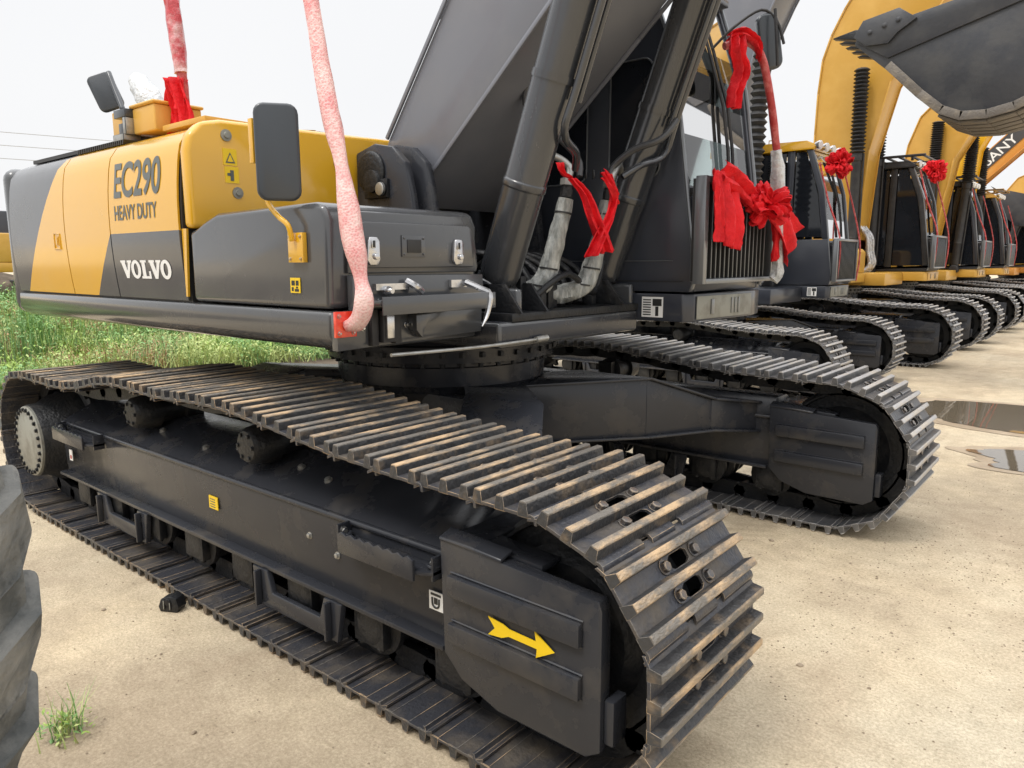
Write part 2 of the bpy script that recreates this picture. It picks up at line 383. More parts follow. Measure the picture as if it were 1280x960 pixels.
def crawler(root, yc, shoe, split=True, n=47):
    P = track_path(n); ch = MB()
    def xf(pts, p, t, nn):
        return [(p[0] + t[0] * a + nn[0] * c, yc + y, p[1] + t[1] * a + nn[1] * c) for a, y, c in pts]
    poses = []
    for i in range(n):
        p, q = P[i], P[(i + 1) % n]; mx, mz = (p[0] + q[0]) / 2, (p[1] + q[1]) / 2
        l = math.dist(p, q); t = ((q[0] - p[0]) / l, (q[1] - p[1]) / l); nn = (-t[1], t[0]); poses.append((mx, mz, t))
        for s in (-1, 1):
            y0, y1 = sorted((s * .070, s * .100))
            prof = [(-.125, -.01), (-.10, -.045), (-.03, -.05), (.03, -.05), (.10, -.045), (.125, -.01), (.10, .02), (.05, .038), (-.05, .038), (-.10, .02)]
            a = xf([(u, y0, w) for u, w in prof], (mx, mz), t, nn)
            ch.extr(a, (0, y1 - y0, 0), 0)
            a = xf([(u + .09, y0, w) for u, w in [(-.02, -.03), (.02, -.03), (.035, 0), (.02, .03), (-.02, .03), (-.035, 0)]], (mx, mz), t, nn)
            ch.extr(a, (0, s * .012, 0) if s > 0 else (0, -.012 + (y1 - y0), 0), 0)
        ch.cyl((p[0], yc - .075, p[1]), (p[0], yc + .075, p[1]), .03, n=10)
    root_t = ch.build('crawler_track', 'dark', root)
    if split:
        for mx, mz, t in poses:
            o = inst(shoe, 'track_shoe', root_t, (mx, yc, mz), (random.gauss(0, .0015), -math.atan2(t[1], t[0]) + random.gauss(0, .006), random.gauss(0, .0022)))
            o.location.y += random.gauss(0, .0015)
    else:
        b = MB()
        for mx, mz, t in poses:
            nn = (-t[1], t[0])
            for prof, m in ((( (-.1, .04), (.11, .04), (.11, .05), (-.1, .05)), 1),) + tuple((((c - .014, .05), (c + .014, .05), (c + .009, .08), (c - .009, .08)), 0) for c in (-.078, 0, .078)):
                a = [(mx + t[0] * u + nn[0] * w, yc - .3, mz + t[1] * u + nn[1] * w) for u, w in prof]
                b.extr(a, (0, .6, 0), m)
        b.build('shoe_belt', ['ribn', 'platen'], root_t)
    return root_t

def track_frame(root, yc, out, detail=True, paint='frame'):
    """out = +1/-1, the side of the machine this track stands on"""
    def Y(u): return yc + out * u
    f = MB()
    prof = [(.19, .30), (.205, .55), (.20, .585), (.17, .60), (-.01, .690), (-.17, .695), (-.19, .65), (-.20, .55), (-.19, .30), (-.10, .28), (.10, .28)]
    f.px([(Y(u), z) for u, z in prof], -1.86, 1.19, 0)
    for s in (-1, 1):
        a, c = sorted((Y(s * .17), Y(s * .235)))
        f.box(-1.86, 1.17, a, c, .286, .304, 0)                               # lower flange
        f.cyl((-1.84, Y(s * .200), .583), (1.17, Y(s * .200), .583), .013, n=10)   # rolled upper edge
    main = f.build('track_frame', paint, root, bevel=.004)
    # idler yoke guard, both sides
    g = MB()
    for s in (-1, 1):
        a, c = Y(s * .205), Y(s * .25)
        g.py([(1.18, .655), (1.735, .625), (1.745, .60), (1.745, .215), (1.70, .185), (1.40, .19), (1.26, .235), (1.19, .30)], a, c, 0)
        a2 = Y(s * .272)
        for z0, z1 in ((.495, .560), (.350, .412)):
            g.extr([(1.225, c, z0), (1.69, c, z0 - .004), (1.69, c, z1 - .004), (1.225, c, z1)], (0, a2 - c, 0), 0)
        g.extr([(1.18, Y(s * .255), .65), (1.30, Y(s * .255), .648), (1.42, Y(s * .255), .64), (1.42, Y(s * .2), .655), (1.18, Y(s * .2), .668)], (0, 0, .012), 0)
        g.box(1.7452, 1.775, *sorted((Y(s * .17), Y(s * .235))), .235, .36, 0)
    # top hood with slot over the recoil spring
    for (x0, x1, u0, u1) in ((1.19, 1.30, -.2, .2), (1.30, 1.52, -.2, -.08), (1.30, 1.52, .11, .2)):
        y0, y1 = sorted((Y(u0), Y(u1)))
        g.extr([(x0, y0, .66 - (x0 - 1.19) * .05), (x1, y0, .66 - (x1 - 1.19) * .05), (x1, y1, .66 - (x1 - 1.19) * .05), (x0, y1, .66 - (x0 - 1.19) * .05)], (0, 0, -.02), 0)
    g.build('idler_guard', paint, main, bevel=.006)
    for s in (-1, 1):
        wb = MB()
        yy = Y(s * .250)
        for (xa, za, xb, zb) in ((1.225, .562, 1.69, .558), (1.225, .414, 1.69, .410), (1.225, .493, 1.69, .489), (1.225, .348, 1.69, .344)):
            wb.tube([(xa + (xb - xa) * k / 24, yy, za + (zb - za) * k / 24) for k in range(25)], [.0035 + .0012 * random.random() for k in range(25)], 6, sub=1)
        wb.tube([(1.183, Y(s * .212), .30 + .35 * k / 20) for k in range(21)], [.005 + .002 * random.random() for k in range(21)], 6, sub=1)
        wb.build('weld_beads', paint, main)
    # idler
    w = MB(); y0, y1 = yc - .10, yc + .10
    w.lathe([(.06, -.02), (.20, -.02), (.24, .02), (.30, .02), (.305, 0), (.315, 0), (.315, .05), (.335, .06), (.335, .14), (.315, .15),
             (.315, .20), (.305, .20), (.30, .18), (.24, .18), (.20, .22), (.06, .22)], (1.535, y0, .43), (0, 1, 0), 40)
    w.cyl((1.535, yc - .19, .43), (1.535, yc + .19, .43), .07, n=20)
    w.build('front_idler', 'dark', root)
    # sprocket and travel motor
    t = MB()
    pts = []
    for k in range(84):
        a = 2 * PI * k / 84; r = .335 + .035 * (1 if (k % 4) in (1, 2) else -.35); pts.append((-2.2 + r * math.cos(a), .43 + r * math.sin(a)))
    t.py(pts, yc - .025, yc + .025, 0)
    t.lathe([(.29, -.12), (.30, 0), (.27, .05), (.255, .13), (.215, .20), (.212, .255)], (-2.2, yc, .43), (0, out, 0), 40)
    t.box(-2.1, -1.84, yc - .15, yc + .15, .30, .58, 0)
    sp = t.build('drive_sprocket', 'dark', root, bevel=.003)
    t = MB()
    t.lathe([(.205, .2551), (.205, .268), (.198, .273)], (-2.2, yc, .43), (0, out, 0), 40, 0)
    for k in range(26):
        a = 2 * PI * k / 26; t.bolt((-2.2 + .185 * math.cos(a), Y(.272), .43 + .185 * math.sin(a)), (0, out, 0), .010, .014, 1)
    t.build('hub_cover', ['cover', 'dark'], sp)
    # carrier rollers
    for x in (-1.0, .03):
        c = MB()
        zc = .735
        c.lathe([(.03, .19), (.062, .185), (.075, .17), (.085, .10), (.085, .06), (.065, .055), (.065, -.055), (.085, -.06), (.085, -.10), (.06, -.11)],
                (x, yc, zc), (0, out, 0), 24)
        for k in range(6):
            a = 2 * PI * k / 6; c.bolt((x + .05 * math.cos(a), Y(.186), zc + .05 * math.sin(a)), (0, out, 0), .008, .008)
        c.box(x - .05, x + .05, *sorted((Y(-.16), Y(-.112))), .60, .80)
        c.build('carrier_roller', 'dark', root)
    if not detail: return main
    for k in range(8):
        x = -1.62 + k * .40
        c = MB()
        c.lathe([(.05, -.21), (.07, -.205), (.075, -.17), (.12, -.165), (.12, -.14), (.10, -.13), (.10, -.06), (.13, -.055), (.13, -.03), (.095, -.02),
                 (.095, .02), (.13, .03), (.13, .055), (.10, .06), (.10, .13), (.12, .14), (.12, .165), (.075, .17), (.07, .205), (.05, .21)],
                (x, yc, .232), (0, 1, 0), 24)
        for s in (-1, 1):
            c.box(x - .075, x + .075, *sorted((Y(s * .171), Y(s * .205))), .16, .284)
            for dx in (-.05, .05): c.bolt((x + dx, Y(s * .190), .16), (0, 0, -1), .012, .014)
        c.build('track_roller', 'dark', root, bevel=.003)
    for x0 in (-1.35, .12):                  # roller guards hung under the frame
        for s in (-1, 1):
            g = MB()
            y0, y1 = sorted((Y(s * .215), Y(s * .24)))
            g.py([(x0, .285), (x0 + .10, .285), (x0 + .13, .20), (x0 + .43, .20), (x0 + .46, .285), (x0 + .56, .285), (x0 + .53, .135), (x0 + .03, .135)], y0, y1)
            for xx in (x0 + .05, x0 + .49):
                g.box(xx, xx + .014, *sorted((Y(s * .241), Y(s * .268))), .14, .283)
            g.build('roller_guard', paint, main, bevel=.004)
    # steps bolted on the outer side
    for x0, x1 in ((.70, 1.16), (-1.78, -1.28)):
        g = MB(); zt = .545 if x0 > 0 else .55
        o1 = Y(.207); o2 = Y(.285)
        g.extr([(x0, o1, zt), (x0, Y(.26), zt), (x0 + .05, o2, zt), (x1 - .05, o2, zt), (x1, Y(.26), zt), (x1, o1, zt)], (0, 0, -.012))
        n = 16
        pts = []
        for k in range(n + 1):
            xx = x0 + .05 + (x1 - x0 - .10) * k / n; pts.append((xx, zt + .035 + (.010 if k % 2 else 0)))
        pts = [(x0 + .05, zt - .03)] + pts + [(x1 - .05, zt - .03)]
        g.py(pts[::-1], *sorted((Y(.286), Y(.296))))
        for xa in (x0, x1 - .0):
            sgx = 1 if xa == x0 else -1
            g.extr([(xa, Y(.26), zt - .03), (xa + sgx * .05, Y(.291), zt - .03), (xa + sgx * .05, Y(.291), zt + .04), (xa, Y(.26), zt + .04)], (0, 0, 0), 0) if False else None
            g.box(min(xa, xa + sgx * .01), max(xa, xa + sgx * .01), *sorted((o1, Y(.26))), zt - .03, zt + .045)
            g.lathe([(.02, 0), (.024, .006), (.02, .012)], (xa + sgx * .02, Y(.235), zt + .004), (0, 0, 1), 14, 0)
            g.bolt((xa + sgx * .011, Y(.24), zt + .02), (sgx, 0, 0), .012, .014, 1)
        g.build('step', [paint, 'zinc'], main, bevel=.002)
    for x, z in ((.46, .475), (.62, .44)):
        b = MB(); b.bolt((x, Y(.199), z), (0, out, 0), .010, .012); b.build('frame_bolt', 'zinc', main)
    for x, u in ((-.45, .10), (-.25, .05), (.22, .06), (.42, .08), (-.9, .08)):
        b = MB(); b.bolt((x, Y(u), .690 - (u + .01) * .5), (0, out * .45, 1), .013, .014); b.build('frame_bolt', 'zinc', main)
    return main

def undercarriage(root, shoe, split=True, detail=True, paint='frame', n=47, shoe2=None):
    for s in (-1, 1):
        track_frame(root, 1.3 * s, s, detail, paint)
        crawler(root, 1.3 * s, shoe2 if (shoe2 and s > 0) else shoe, split, n)
    # centre frame with four legs
    f = MB()
    f.lathe([(.50, .50), (.515, .66), (.55, .78), (.57, .7995)], (-.35, 0, 0), (0, 0, 1), 48)
    for sx in (1, -1):
        for sy in (1, -1):
            def X(x): return -.35 + sx * (x + .35)
            P1 = [(.22, -.02), (.72, .48), (.95, .80), (1.09, 1.10)]
            zt = [.80, .83, .70, .655]; zb = [.50, .52, .535, .50]
            th = -.42
            for k in range(3):
                (xa, ya), (xb, yb) = P1[k], P1[k + 1]
                va = [(X(xa), sy * ya, zb[k]), (X(xb), sy * yb, zb[k + 1]), (X(xb), sy * yb, zt[k + 1]), (X(xa), sy * ya, zt[k])]
                f.extr(va, (sx * th, 0, 0))
                # top and bottom flange plates
                for zz, dz in ((zt, .014), (zb, -.014)):
                    f.extr([(X(xa) + sx * .03, sy * ya, zz[k]), (X(xb) + sx * .03, sy * yb, zz[k + 1]), (X(xb) + sx * (th - .02), sy * yb, zz[k + 1]), (X(xa) + sx * (th - .02), sy * ya, zz[k])], (0, 0, dz))
    f.box(-.95, .25, -.45, .45, .49, .80)
    f.build('centre_frame', paint, root, bevel=.004)
    r = MB()
    r.lathe([(.56, .80), (.575, .83), (.585, .835), (.590, .93), (.575, .935), (.575, .955), (.64, .96), (.645, 1.04), (.62, 1.05), (.60, 1.085)], (-.35, 0, 0), (0, 0, 1), 72, 0)
    for k in range(40):
        a = 2 * PI * k / 40; c, s = math.cos(a), math.sin(a)
        r.bolt((-.35 + .622 * c, .622 * s, .959), (0, 0, -1), .013, .022, 1)
        r.box(-.35 + .6465 * c - .012, -.35 + .6465 * c + .012, .6465 * s - .012, .6465 * s + .012, .99, 1.015, 1)
    r.build('slew_ring', ['frame', 'dark'], root)

def ribbon(mb, pts, width, wdir, m=0, wob=.02, nx=8, sub=6, seed=0, amp2=.012, taper=None):
    """crumpled cloth strip swept along pts; width runs along wdir"""
    P = [Vector(p) for p in pts]; Q = []
    for i in range(len(P) - 1):
        a = P[max(i - 1, 0)]; b = P[i]; c = P[i + 1]; d = P[min(i + 2, len(P) - 1)]
        for k in range(sub):
            t = k / sub; Q.append(.5 * ((2 * b) + (c - a) * t + (2 * a - 5 * b + 4 * c - d) * t * t + (3 * b - 3 * c + d - a) * t ** 3))
    Q.append(P[-1]); i0 = len(mb.v); W = Vector(wdir).normalized()
    for i, q in enumerate(Q):
        t = (Q[min(i + 1, len(Q) - 1)] - Q[max(i - 1, 0)]).normalized(); nn = t.cross(W).normalized()
        f = i / (len(Q) - 1); wd = width if taper is None else width * (taper[0] * (1 - f) + taper[1] * f)
        for k in range(nx + 1):
            e = (k / nx - .5)
            o = nn * (wob * math.sin(e * 11 + seed + f * 3) + amp2 * noise.noise(Vector((q.x * 30 + seed, q.y * 30 + e * 6, q.z * 30))))
            mb.v.append(tuple(q + W * e * wd + o))
    for i in range(len(Q) - 1):
        for k in range(nx):
            a = i0 + i * (nx + 1) + k; mb.f.append((a, a + 1, a + nx + 2, a + nx + 1)); mb.m.append(m)
def solid(o, th=.003):
    md = o.modifiers.new('cloth_thickness', 'SOLIDIFY'); md.thickness = th; return o

def rosette(name, c, r, label, group=None, facing=(.6, -.8, 0), n=46, seed=3, parent=None):
    rnd = random.Random(seed); b = MB(); c = Vector(c); F = Vector(facing).normalized()
    for i in range(n):
        d = Vector((rnd.gauss(0, 1), rnd.gauss(0, 1), rnd.gauss(0, 1))); d = (d - F * min(0, d.dot(F)) * 1.2).normalized()
        l = r * rnd.uniform(.72, 1.02); s = d.orthogonal().normalized(); s.rotate(Matrix.Rotation(rnd.uniform(0, 6.28), 3, d))
        w = d.cross(s)
        pts = [c + d * .1 * l, c + d * l * .6 + s * l * .16, c + d * l + s * l * .02, c + d * l * .7 - s * l * .2, c + d * .15 * l]
        ribbon(b, pts, r * rnd.uniform(.45, .75), w, wob=r * .09, nx=7, sub=4, seed=rnd.uniform(0, 9), amp2=r * .11)
    return b

def bellows(mb, p0, p1, r, n, m=0):
    p0 = Vector(p0); p1 = Vector(p1); L = (p1 - p0).length; prof = []
    for k in range(n):
        h = L * k / n; prof += [(r * .68, h), (r, h + L / n * .5)]
    prof.append((r * .68, L)); mb.lathe(prof, p0, p1 - p0, 16, m)

def flanged(mb, outline, y0, y1, edges, m=0, over=.03, th=.02):
    """box girder: side outline plus flange plates standing proud along the given edges"""
    mb.py(outline, y0, y1, m)
    for a, b in edges:
        (x0, z0), (x1, z1) = outline[a], outline[b]; l = math.hypot(x1 - x0, z1 - z0); t = ((x1 - x0) / l, (z1 - z0) / l)
        nx, nz = t[1], -t[0]
        cx = sum(p[0] for p in outline) / len(outline); cz = sum(p[1] for p in outline) / len(outline)
        q = [(x0 + nx * .003, z0 + nz * .003), (x1 + nx * .003, z1 + nz * .003), (x1 - nx * th, z1 - nz * th), (x0 - nx * th, z0 - nz * th)]
        mb.py(q, y0 - over, y0 - .001, m); mb.py(q, y1 + .001, y1 + over, m)

# ------------------------------------------------------------------ cab
def cab(root, paint='cab', roof=None, style=1, base=None, dx=0.0):
    roof = roof or paint; base = base or paint
    Y0, Y1 = .50, 1.42
    def fx(z):                                # front edge of the cab in side view
        pts = [(1.30, .935), (1.40, .955), (2.0, .87), (2.45, .80), (2.95, .62)]
        for (a, b), (c, d) in zip(pts[:-1], pts[1:]):
            if z <= c: return b + (d - b) * (z - a) / (c - a) + dx
        return .60 + dx
    zs = 1.86 if style < 3 else 1.36
    b = MB()
    for y0, y1 in ((Y0, Y0 + .05), (Y1 - .05, Y1)):
        if y0 == Y0 and style == 1:
            zf = [1.4, 1.7, 2.0, 2.2, 2.45, 2.7, 2.94]
            b.py([(-.76 + dx, 1.30), (fx(1.3), 1.30)] + [(fx(z), z) for z in zf] + [(-.76 + dx, 2.94)], y0, y1); continue
        b.py([(-.76 + dx, 1.30), (fx(1.3), 1.30), (fx(1.4), 1.40), (fx(zs), zs), (-.76 + dx, zs)], y0, y1)
        b.py([(-.76 + dx, zs + .001), (-.62 + dx, zs + .001), (-.62 + dx, 2.94), (-.74 + dx, 2.94)], y0, y1)
        b.py([(.30 + dx, zs + .001), (.40 + dx, zs + .001), (.40 + dx, 2.94), (.30 + dx, 2.94)], y0 + .004, y1 - .004)
        q = [zs + .001, 2.0, 2.2, 2.45, 2.7, 2.94] if zs < 2 else []
        b.py([(fx(z), z) for z in q] + [(fx(z) - .075, z) for z in q[::-1]], y0, y1)
    b.box(-.76 + dx, -.70 + dx, Y0 + .051, Y1 - .051, 1.30, 2.94)
    b.extr([(fx(1.3), Y0 + .051, 1.30), (fx(1.4), Y0 + .051, 1.40), (fx(1.84), Y0 + .051, 1.84), (fx(1.84) - .05, Y0 + .051, 1.84), (fx(1.3) - .05, Y0 + .051, 1.30)], (0, Y1 - Y0 - .102, 0))
    b.box(-.69 + dx, fx(1.3) - .06, Y0 + .052, Y1 - .052, 1.301, 1.34)
    body = b.build('cab', paint, root, bevel=.006)
    r = MB()
    r.py([(-.80 + dx, 2.945), (.66 + dx, 2.945), (.66 + dx, 2.98), (.55 + dx, 3.05), (-.72 + dx, 3.06), (-.80 + dx, 3.02)], Y0 - .02, Y1 + .02)
    if style == 3:
        for y in (Y0 - .06, Y1 + .06): r.box(-.7 + dx, .80 + dx, y - .02, y + .02, 3.10, 3.14, 1)
        for k in range(9): r.box(-.7 + dx + k * .18, -.66 + dx + k * .18, Y0 - .039, Y1 + .039, 3.105, 3.135, 1)
        for x in (-.6, .6):
            for y in (Y0, Y1): r.box(x - .02 + dx, x + .02 + dx, y - .02, y + .02, 3.05, 3.10, 1)
    else:
        r.tube([(.0 + dx, Y0 + .1, 3.05), (.0 + dx, Y0 + .1, 3.11), (.10 + dx, Y0 + .1, 3.11), (.10 + dx, Y0 + .1, 3.05)], .008, 8, 1, sub=1)
    r.build('roof', [roof, 'frame'], body, bevel=.008)
    for y in (Y0 + .018, Y1 - .022):
        gm = 'pane' if y < 1 or style > 1 else 'glass'
        if y < 1 and style == 1:
            for xa, xb, za, zb in ((.445, .748, 1.885, 2.48), (-.45, .30, 1.885, 2.86)):
                g = MB(); pts = []; rr = .06
                for cx_, cz_, a0 in ((xb - rr, za + rr, -90), (xb - rr - (.05 if xb > .5 else 0), zb - rr, 0), (xa + rr, zb - rr, 90), (xa + rr, za + rr, 180)):
                    pts += [(cx_ + rr * math.cos(R(a0 + 22.5 * k)) + dx, cz_ + rr * math.sin(R(a0 + 22.5 * k))) for k in range(5)]
                g.py(pts, Y0 - .003, Y0 - .0005); g.build('side_window', gm, body)
                g = MB(); g.tube([(x, Y0 - .004, z) for x, z in pts + pts[:1]], .0045, 6, sub=1); g.build('window_seal', 'alu', body)
            continue
        g = MB(); g.py([(-.60 + dx, zs + .03), (.285 + dx, zs + .03), (.285 + dx, 2.92), (-.60 + dx, 2.92)], y, y + .005); g.build('side_window', gm, body)
        g = MB(); g.py([(.415 + dx, zs + .03), (fx(zs + .03) - .085, zs + .03), (fx(2.4) - .085, 2.4), (fx(2.92) - .085, 2.92), (.415 + dx, 2.92)], y, y + .005); g.build('side_window', gm, body)
    g = MB()
    zz = [1.87, 2.1, 2.3, 2.45, 2.6, 2.8, 2.93]
    for a, c in zip(zz[:-1], zz[1:]):
        g.poly([(fx(a) - .012, Y0 + .055, a), (fx(a) - .012, Y1 - .055, a), (fx(c) - .012, Y1 - .055, c), (fx(c) - .012, Y0 + .055, c)])
    g.build('windscreen', 'glass', body)
    t = MB()                                  # silver edge trim of the front pillar, seals, wiper
    q = [1.32, 1.40, 1.6, 1.8, 2.0, 2.2, 2.45, 2.7, 2.93]
    t.tube([(fx(z) + .004, Y0 + .012, z) for z in q], .012, 8, 0, sub=2)
    t.tube([(fx(z) + .004, Y1 - .012, z) for z in q], .012, 8, 0, sub=2)
    for y in (Y0 + .50, Y0 + .56): t.tube([(fx(1.9) + .02, y, 1.9), (fx(2.3) + .02, y + .02, 2.3), (fx(2.85) + .02, y - .02, 2.85)], .010, 6, 1, sub=2)
    if style == 1:
        t.box(-.70 + dx, .84 + dx, Y0 - .0045, Y0 - .001, 1.458, 1.462, 0)
        t.box(-.70 + dx, .90 + dx, Y0 - .0045, Y0 - .001, 1.352, 1.357, 1)
    t.build('door_trim', ['alu', 'black'], body)
    s = MB()                                  # operator seat and console seen through the glass
    s.box(-.25 + dx, .25 + dx, .75, 1.18, 1.66, 1.78); s.extr([(-.25 + dx, .76, 1.78), (-.12 + dx, .76, 1.78), (-.22 + dx, .76, 2.5), (-.33 + dx, .76, 2.5)], (0, .42, 0))
    s.box(-.2 + dx, .2 + dx, .80, 1.12, 1.36, 1.66); s.box(.0 + dx, .35 + dx, .60, .70, 1.5, 1.9); s.box(.0 + dx, .35 + dx, 1.22, 1.32, 1.5, 1.9)
    s.build('operator_seat', 'black', body, bevel=.03)
    s = MB(); yv = [Y0 + .06, Y0 + .30, Y0 + .55, Y1 - .06]; zv = [2.55] * 4 if style == 1 else [2.35] * 4
    s.extr([(fx(2.93) - .06, yv[0], 2.93), (fx(2.93) - .06, yv[3], 2.93)] + [(fx(zv[k]) - .10, yv[k], zv[k]) for k in (3, 2, 1, 0)], (-.012, 0, 0)); s.build('windscreen_dark_sheet', 'black', body)  # black sheet added behind the glass to darken the upper windscreen
    if style == 1:
        gv = MB(); gv.tube([(.40 + dx, Y0 + .03, 2.82), (.50 + dx, Y0 + .03, 2.80), (.60 + dx, Y0 + .03, 2.70)], .02, 8); gv.build('sun_strip', 'green', body)
    # base block
    k = MB()
    k.pz([(-.74 + dx, Y0), (.90 + dx, Y0), (.945 + dx, Y0 + .04), (.985 + dx, Y0 + .72), (.94 + dx, Y1), (-.74 + dx, Y1)], 1.145, 1.290)
    bb = k.build('cab_base', base, body, bevel=.008)
    k = MB()
    def fr(y): return .948 + dx + (y - .54) / .68 * .04
    k.extr([(fr(.56), .56, 1.158), (fr(1.18), 1.18, 1.158), (fr(1.18), 1.18, 1.278), (fr(.56), .56, 1.278)], (.006, 0, 0), 0)
    k.box(fr(.73), fr(.73) + .012, .70, .735, 1.18, 1.26, 1)
    for yy in (.93, .97, 1.01): k.box(fr(yy), fr(yy) + .012, yy, yy + .018, 1.175, 1.262, 1)
    k.build('front_plate', ['cover' if base == 'cab' or base == 'grey' else base, 'alu'], bb, bevel=.002)  # on dark bases the paler face colour stands in for reflected ground light
    if style == 1 or style == 2:
        d = MB(); x = .665 + dx
        d.box(x, x + .125, Y0 - .003, Y0 - .0005, 1.165, 1.272, 0)
        for k2 in range(7): d.box(x + .008, x + .055, Y0 - .0045, Y0 - .0032, 1.175 + k2 * .013, 1.181 + k2 * .013, 1)
        d.box(x + .065, x + .118, Y0 - .0045, Y0 - .0032, 1.225, 1.262, 1); d.box(x + .082, x + .100, Y0 - .0045, Y0 - .0032, 1.172, 1.222, 1)
        d.build('instruction_decal', ['white', 'blk'], bb)
    # screen guard standing before the lower windscreen
    g = MB()
    x0, x1, ya, yb, za, zb = 1.00 + dx, 1.055 + dx, Y0 - .10, Y0 + .82, 1.345, 1.865
    for a, c, d, e in ((ya, ya + .035, za, zb), (yb - .03, yb, za, zb)): g.box(x0, x1, a, c, d, e)
    g.box(x0, x1, ya + .0355, yb - .0305, zb - .03, zb); g.box(x0, x1, ya + .0355, yb - .0305, za, za + .025)
    for k2 in range(15):
        y = ya + .06 + k2 * .053; g.box(x0 + .012, x1 - .012, y, y + .010, za + .0255, zb - .0305, 1)
    g.box(x0 - .02, x0 - .002, ya + .01, yb - .01, za + .01, zb - .01, 1)
    g.box(fx(1.5) + .001, x0 - .021, ya + .12, ya + .15, za + .02, za + .06, 1); g.box(fx(1.5) + .001, x0 - .021, yb - .15, yb - .12, za + .02, za + .06, 1)
    g.box(fx(1.8) + .001, x0 - .021, ya + .12, ya + .15, zb - .08, zb - .04, 1); g.box(fx(1.8) + .001, x0 - .021, yb - .15, yb - .12, zb - .08, zb - .04, 1)
    g.build('front_screen_guard', ['alu', 'blk'], body, bevel=.003)
    # work lights on the roof front
    if style > 1:
        w = MB()
        for k2 in range(4):
            y = Y0 + .02 + k2 * .28; w.lathe([(.035, -.05), (.055, 0), (.055, .02)], (.70 + dx, y, 2.99), (1, -.2, -.1), 14, 0); w.lathe([(.05, .021), (.045, .03)], (.70 + dx, y, 2.99), (1, -.2, -.1), 14, 1)
        w.build('work_lights', ['chrome', 'white'], body)
    return body

def boom_cylinder(root, y, p0, p1, barrel, r=.078, wrap=False, paint='cyl', pipe_side=1):
    p0 = Vector((p0[0], y, p0[1])); p1 = Vector((p1[0], y, p1[1])); d = (p1 - p0).normalized(); q = p0 + d * barrel
    f = Vector((d.z, 0, -d.x))                 # towards the front
    b = MB()
    b.lathe([(r * .9, .08), (r, .12), (r, .50), (r * 1.05, .505), (r * 1.05, .53), (r, .535), (r, barrel - .12), (r * 1.14, barrel - .11), (r * 1.14, barrel)], p0, d, 32)
    b.lathe([(.075, -.09), (.085, -.08), (.085, .08), (.075, .09)], p0, (0, 1, 0), 24)
    b.box(p0.x - .05, p0.x + .07, y - .05, y + .05, p0.z - .06, p0.z + .12)
    c = b.build('boom_cylinder', paint, root, bevel=.003)
    b = MB()
    if wrap: bellows(b, q, p1, r * 1.55, 22)
    else: b.cyl(q, p1, r * .55, n=20)
    b.build('bellows' if wrap else 'piston_rod', 'black' if wrap else 'chrome', c)
    b = MB()                                   # steel oil pipes clamped to the barrel
    if not wrap:
        s0 = p0 + d * .78 + f * (r + .032)
        b.tube([p0 + d * .60 + f * .05 + Vector((.03, pipe_side * .23, .02)), p0 + d * .66 + f * .10 + Vector((.02, pipe_side * .15, .04)), s0, p0 + d * 1.0 + f * (r + .03), p0 + d * (barrel - .1) + f * (r + .03)], .017, 10)
        s1 = s0 + Vector((0, pipe_side * .04, 0))
        b.tube([s1 + d * .12, s1 + d * .4, s1 + d * (barrel - 1.0)], .013, 10)
        for k in (.95, 1.5): b.lathe([(r + .006, 0), (r + .006, .03)], p0 + d * k, d, 28)
    else: b.cyl(p0 + d * .1 + f * (r + .02), p0 + d * barrel + f * (r + .02), .016)
    b.build('oil_pipe', paint, c)
    return c

# ------------------------------------------------------------------ the near machine
ex = tag(empty('excavator'), 'largest nearest excavator with grey and yellow engine hood and rusty worn near track', 'excavator', 'tracked excavators parked in a row')
undercarriage(ex, SHOE, shoe2=SHOEN)
near_frame = [o for o in col.objects if o.name.startswith('track_frame') and o.parent is ex][0]

ARROW = [(1.375, .477), (1.43, .470), (1.45, .462), (1.545, .458), (1.54, .486), (1.605, .447), (1.545, .412), (1.548, .438), (1.45, .440), (1.425, .428), (1.375, .423), (1.40, .449)]
def decal_arrow():
    d = MB(); y = -1.5585
    pts = ARROW
    d.py(pts, y, y + .003); return d
decal_arrow().build('yellow_arrow_decal', 'ylabel', near_frame)
d = MB(); d.box(1.09, 1.15, -1.5115, -1.508, .395, .455, 0)
d.tube([(1.105, -1.513, .435), (1.107, -1.513, .412), (1.120, -1.513, .404), (1.133, -1.513, .412), (1.135, -1.513, .435)], .003, 6, 1); d.box(1.098, 1.142, -1.5125, -1.5118, .442, .450, 1); d.box(1.112, 1.128, -1.5125, -1.5118, .415, .436, 1)
d.build('lifting_point_decal', ['white', 'blk'], near_frame)
d = MB(); d.box(-.25, -.18, -1.507, -1.5035, .43, .485, 0)
for k in range(4): d.box(-.24, -.20, -1.5078, -1.5071, .437 + k * .011, .441 + k * .011, 1)
d.build('caution_decal', ['ylabel', 'txt'], near_frame)
d = MB(); d.box(-1.76, -1.72, -1.512, -1.509, .38, .44, 0); d.box(-1.75, -1.73, -1.513, -1.5122, .39, .41, 1); d.build('small_decal', ['white', 'redd'], near_frame)

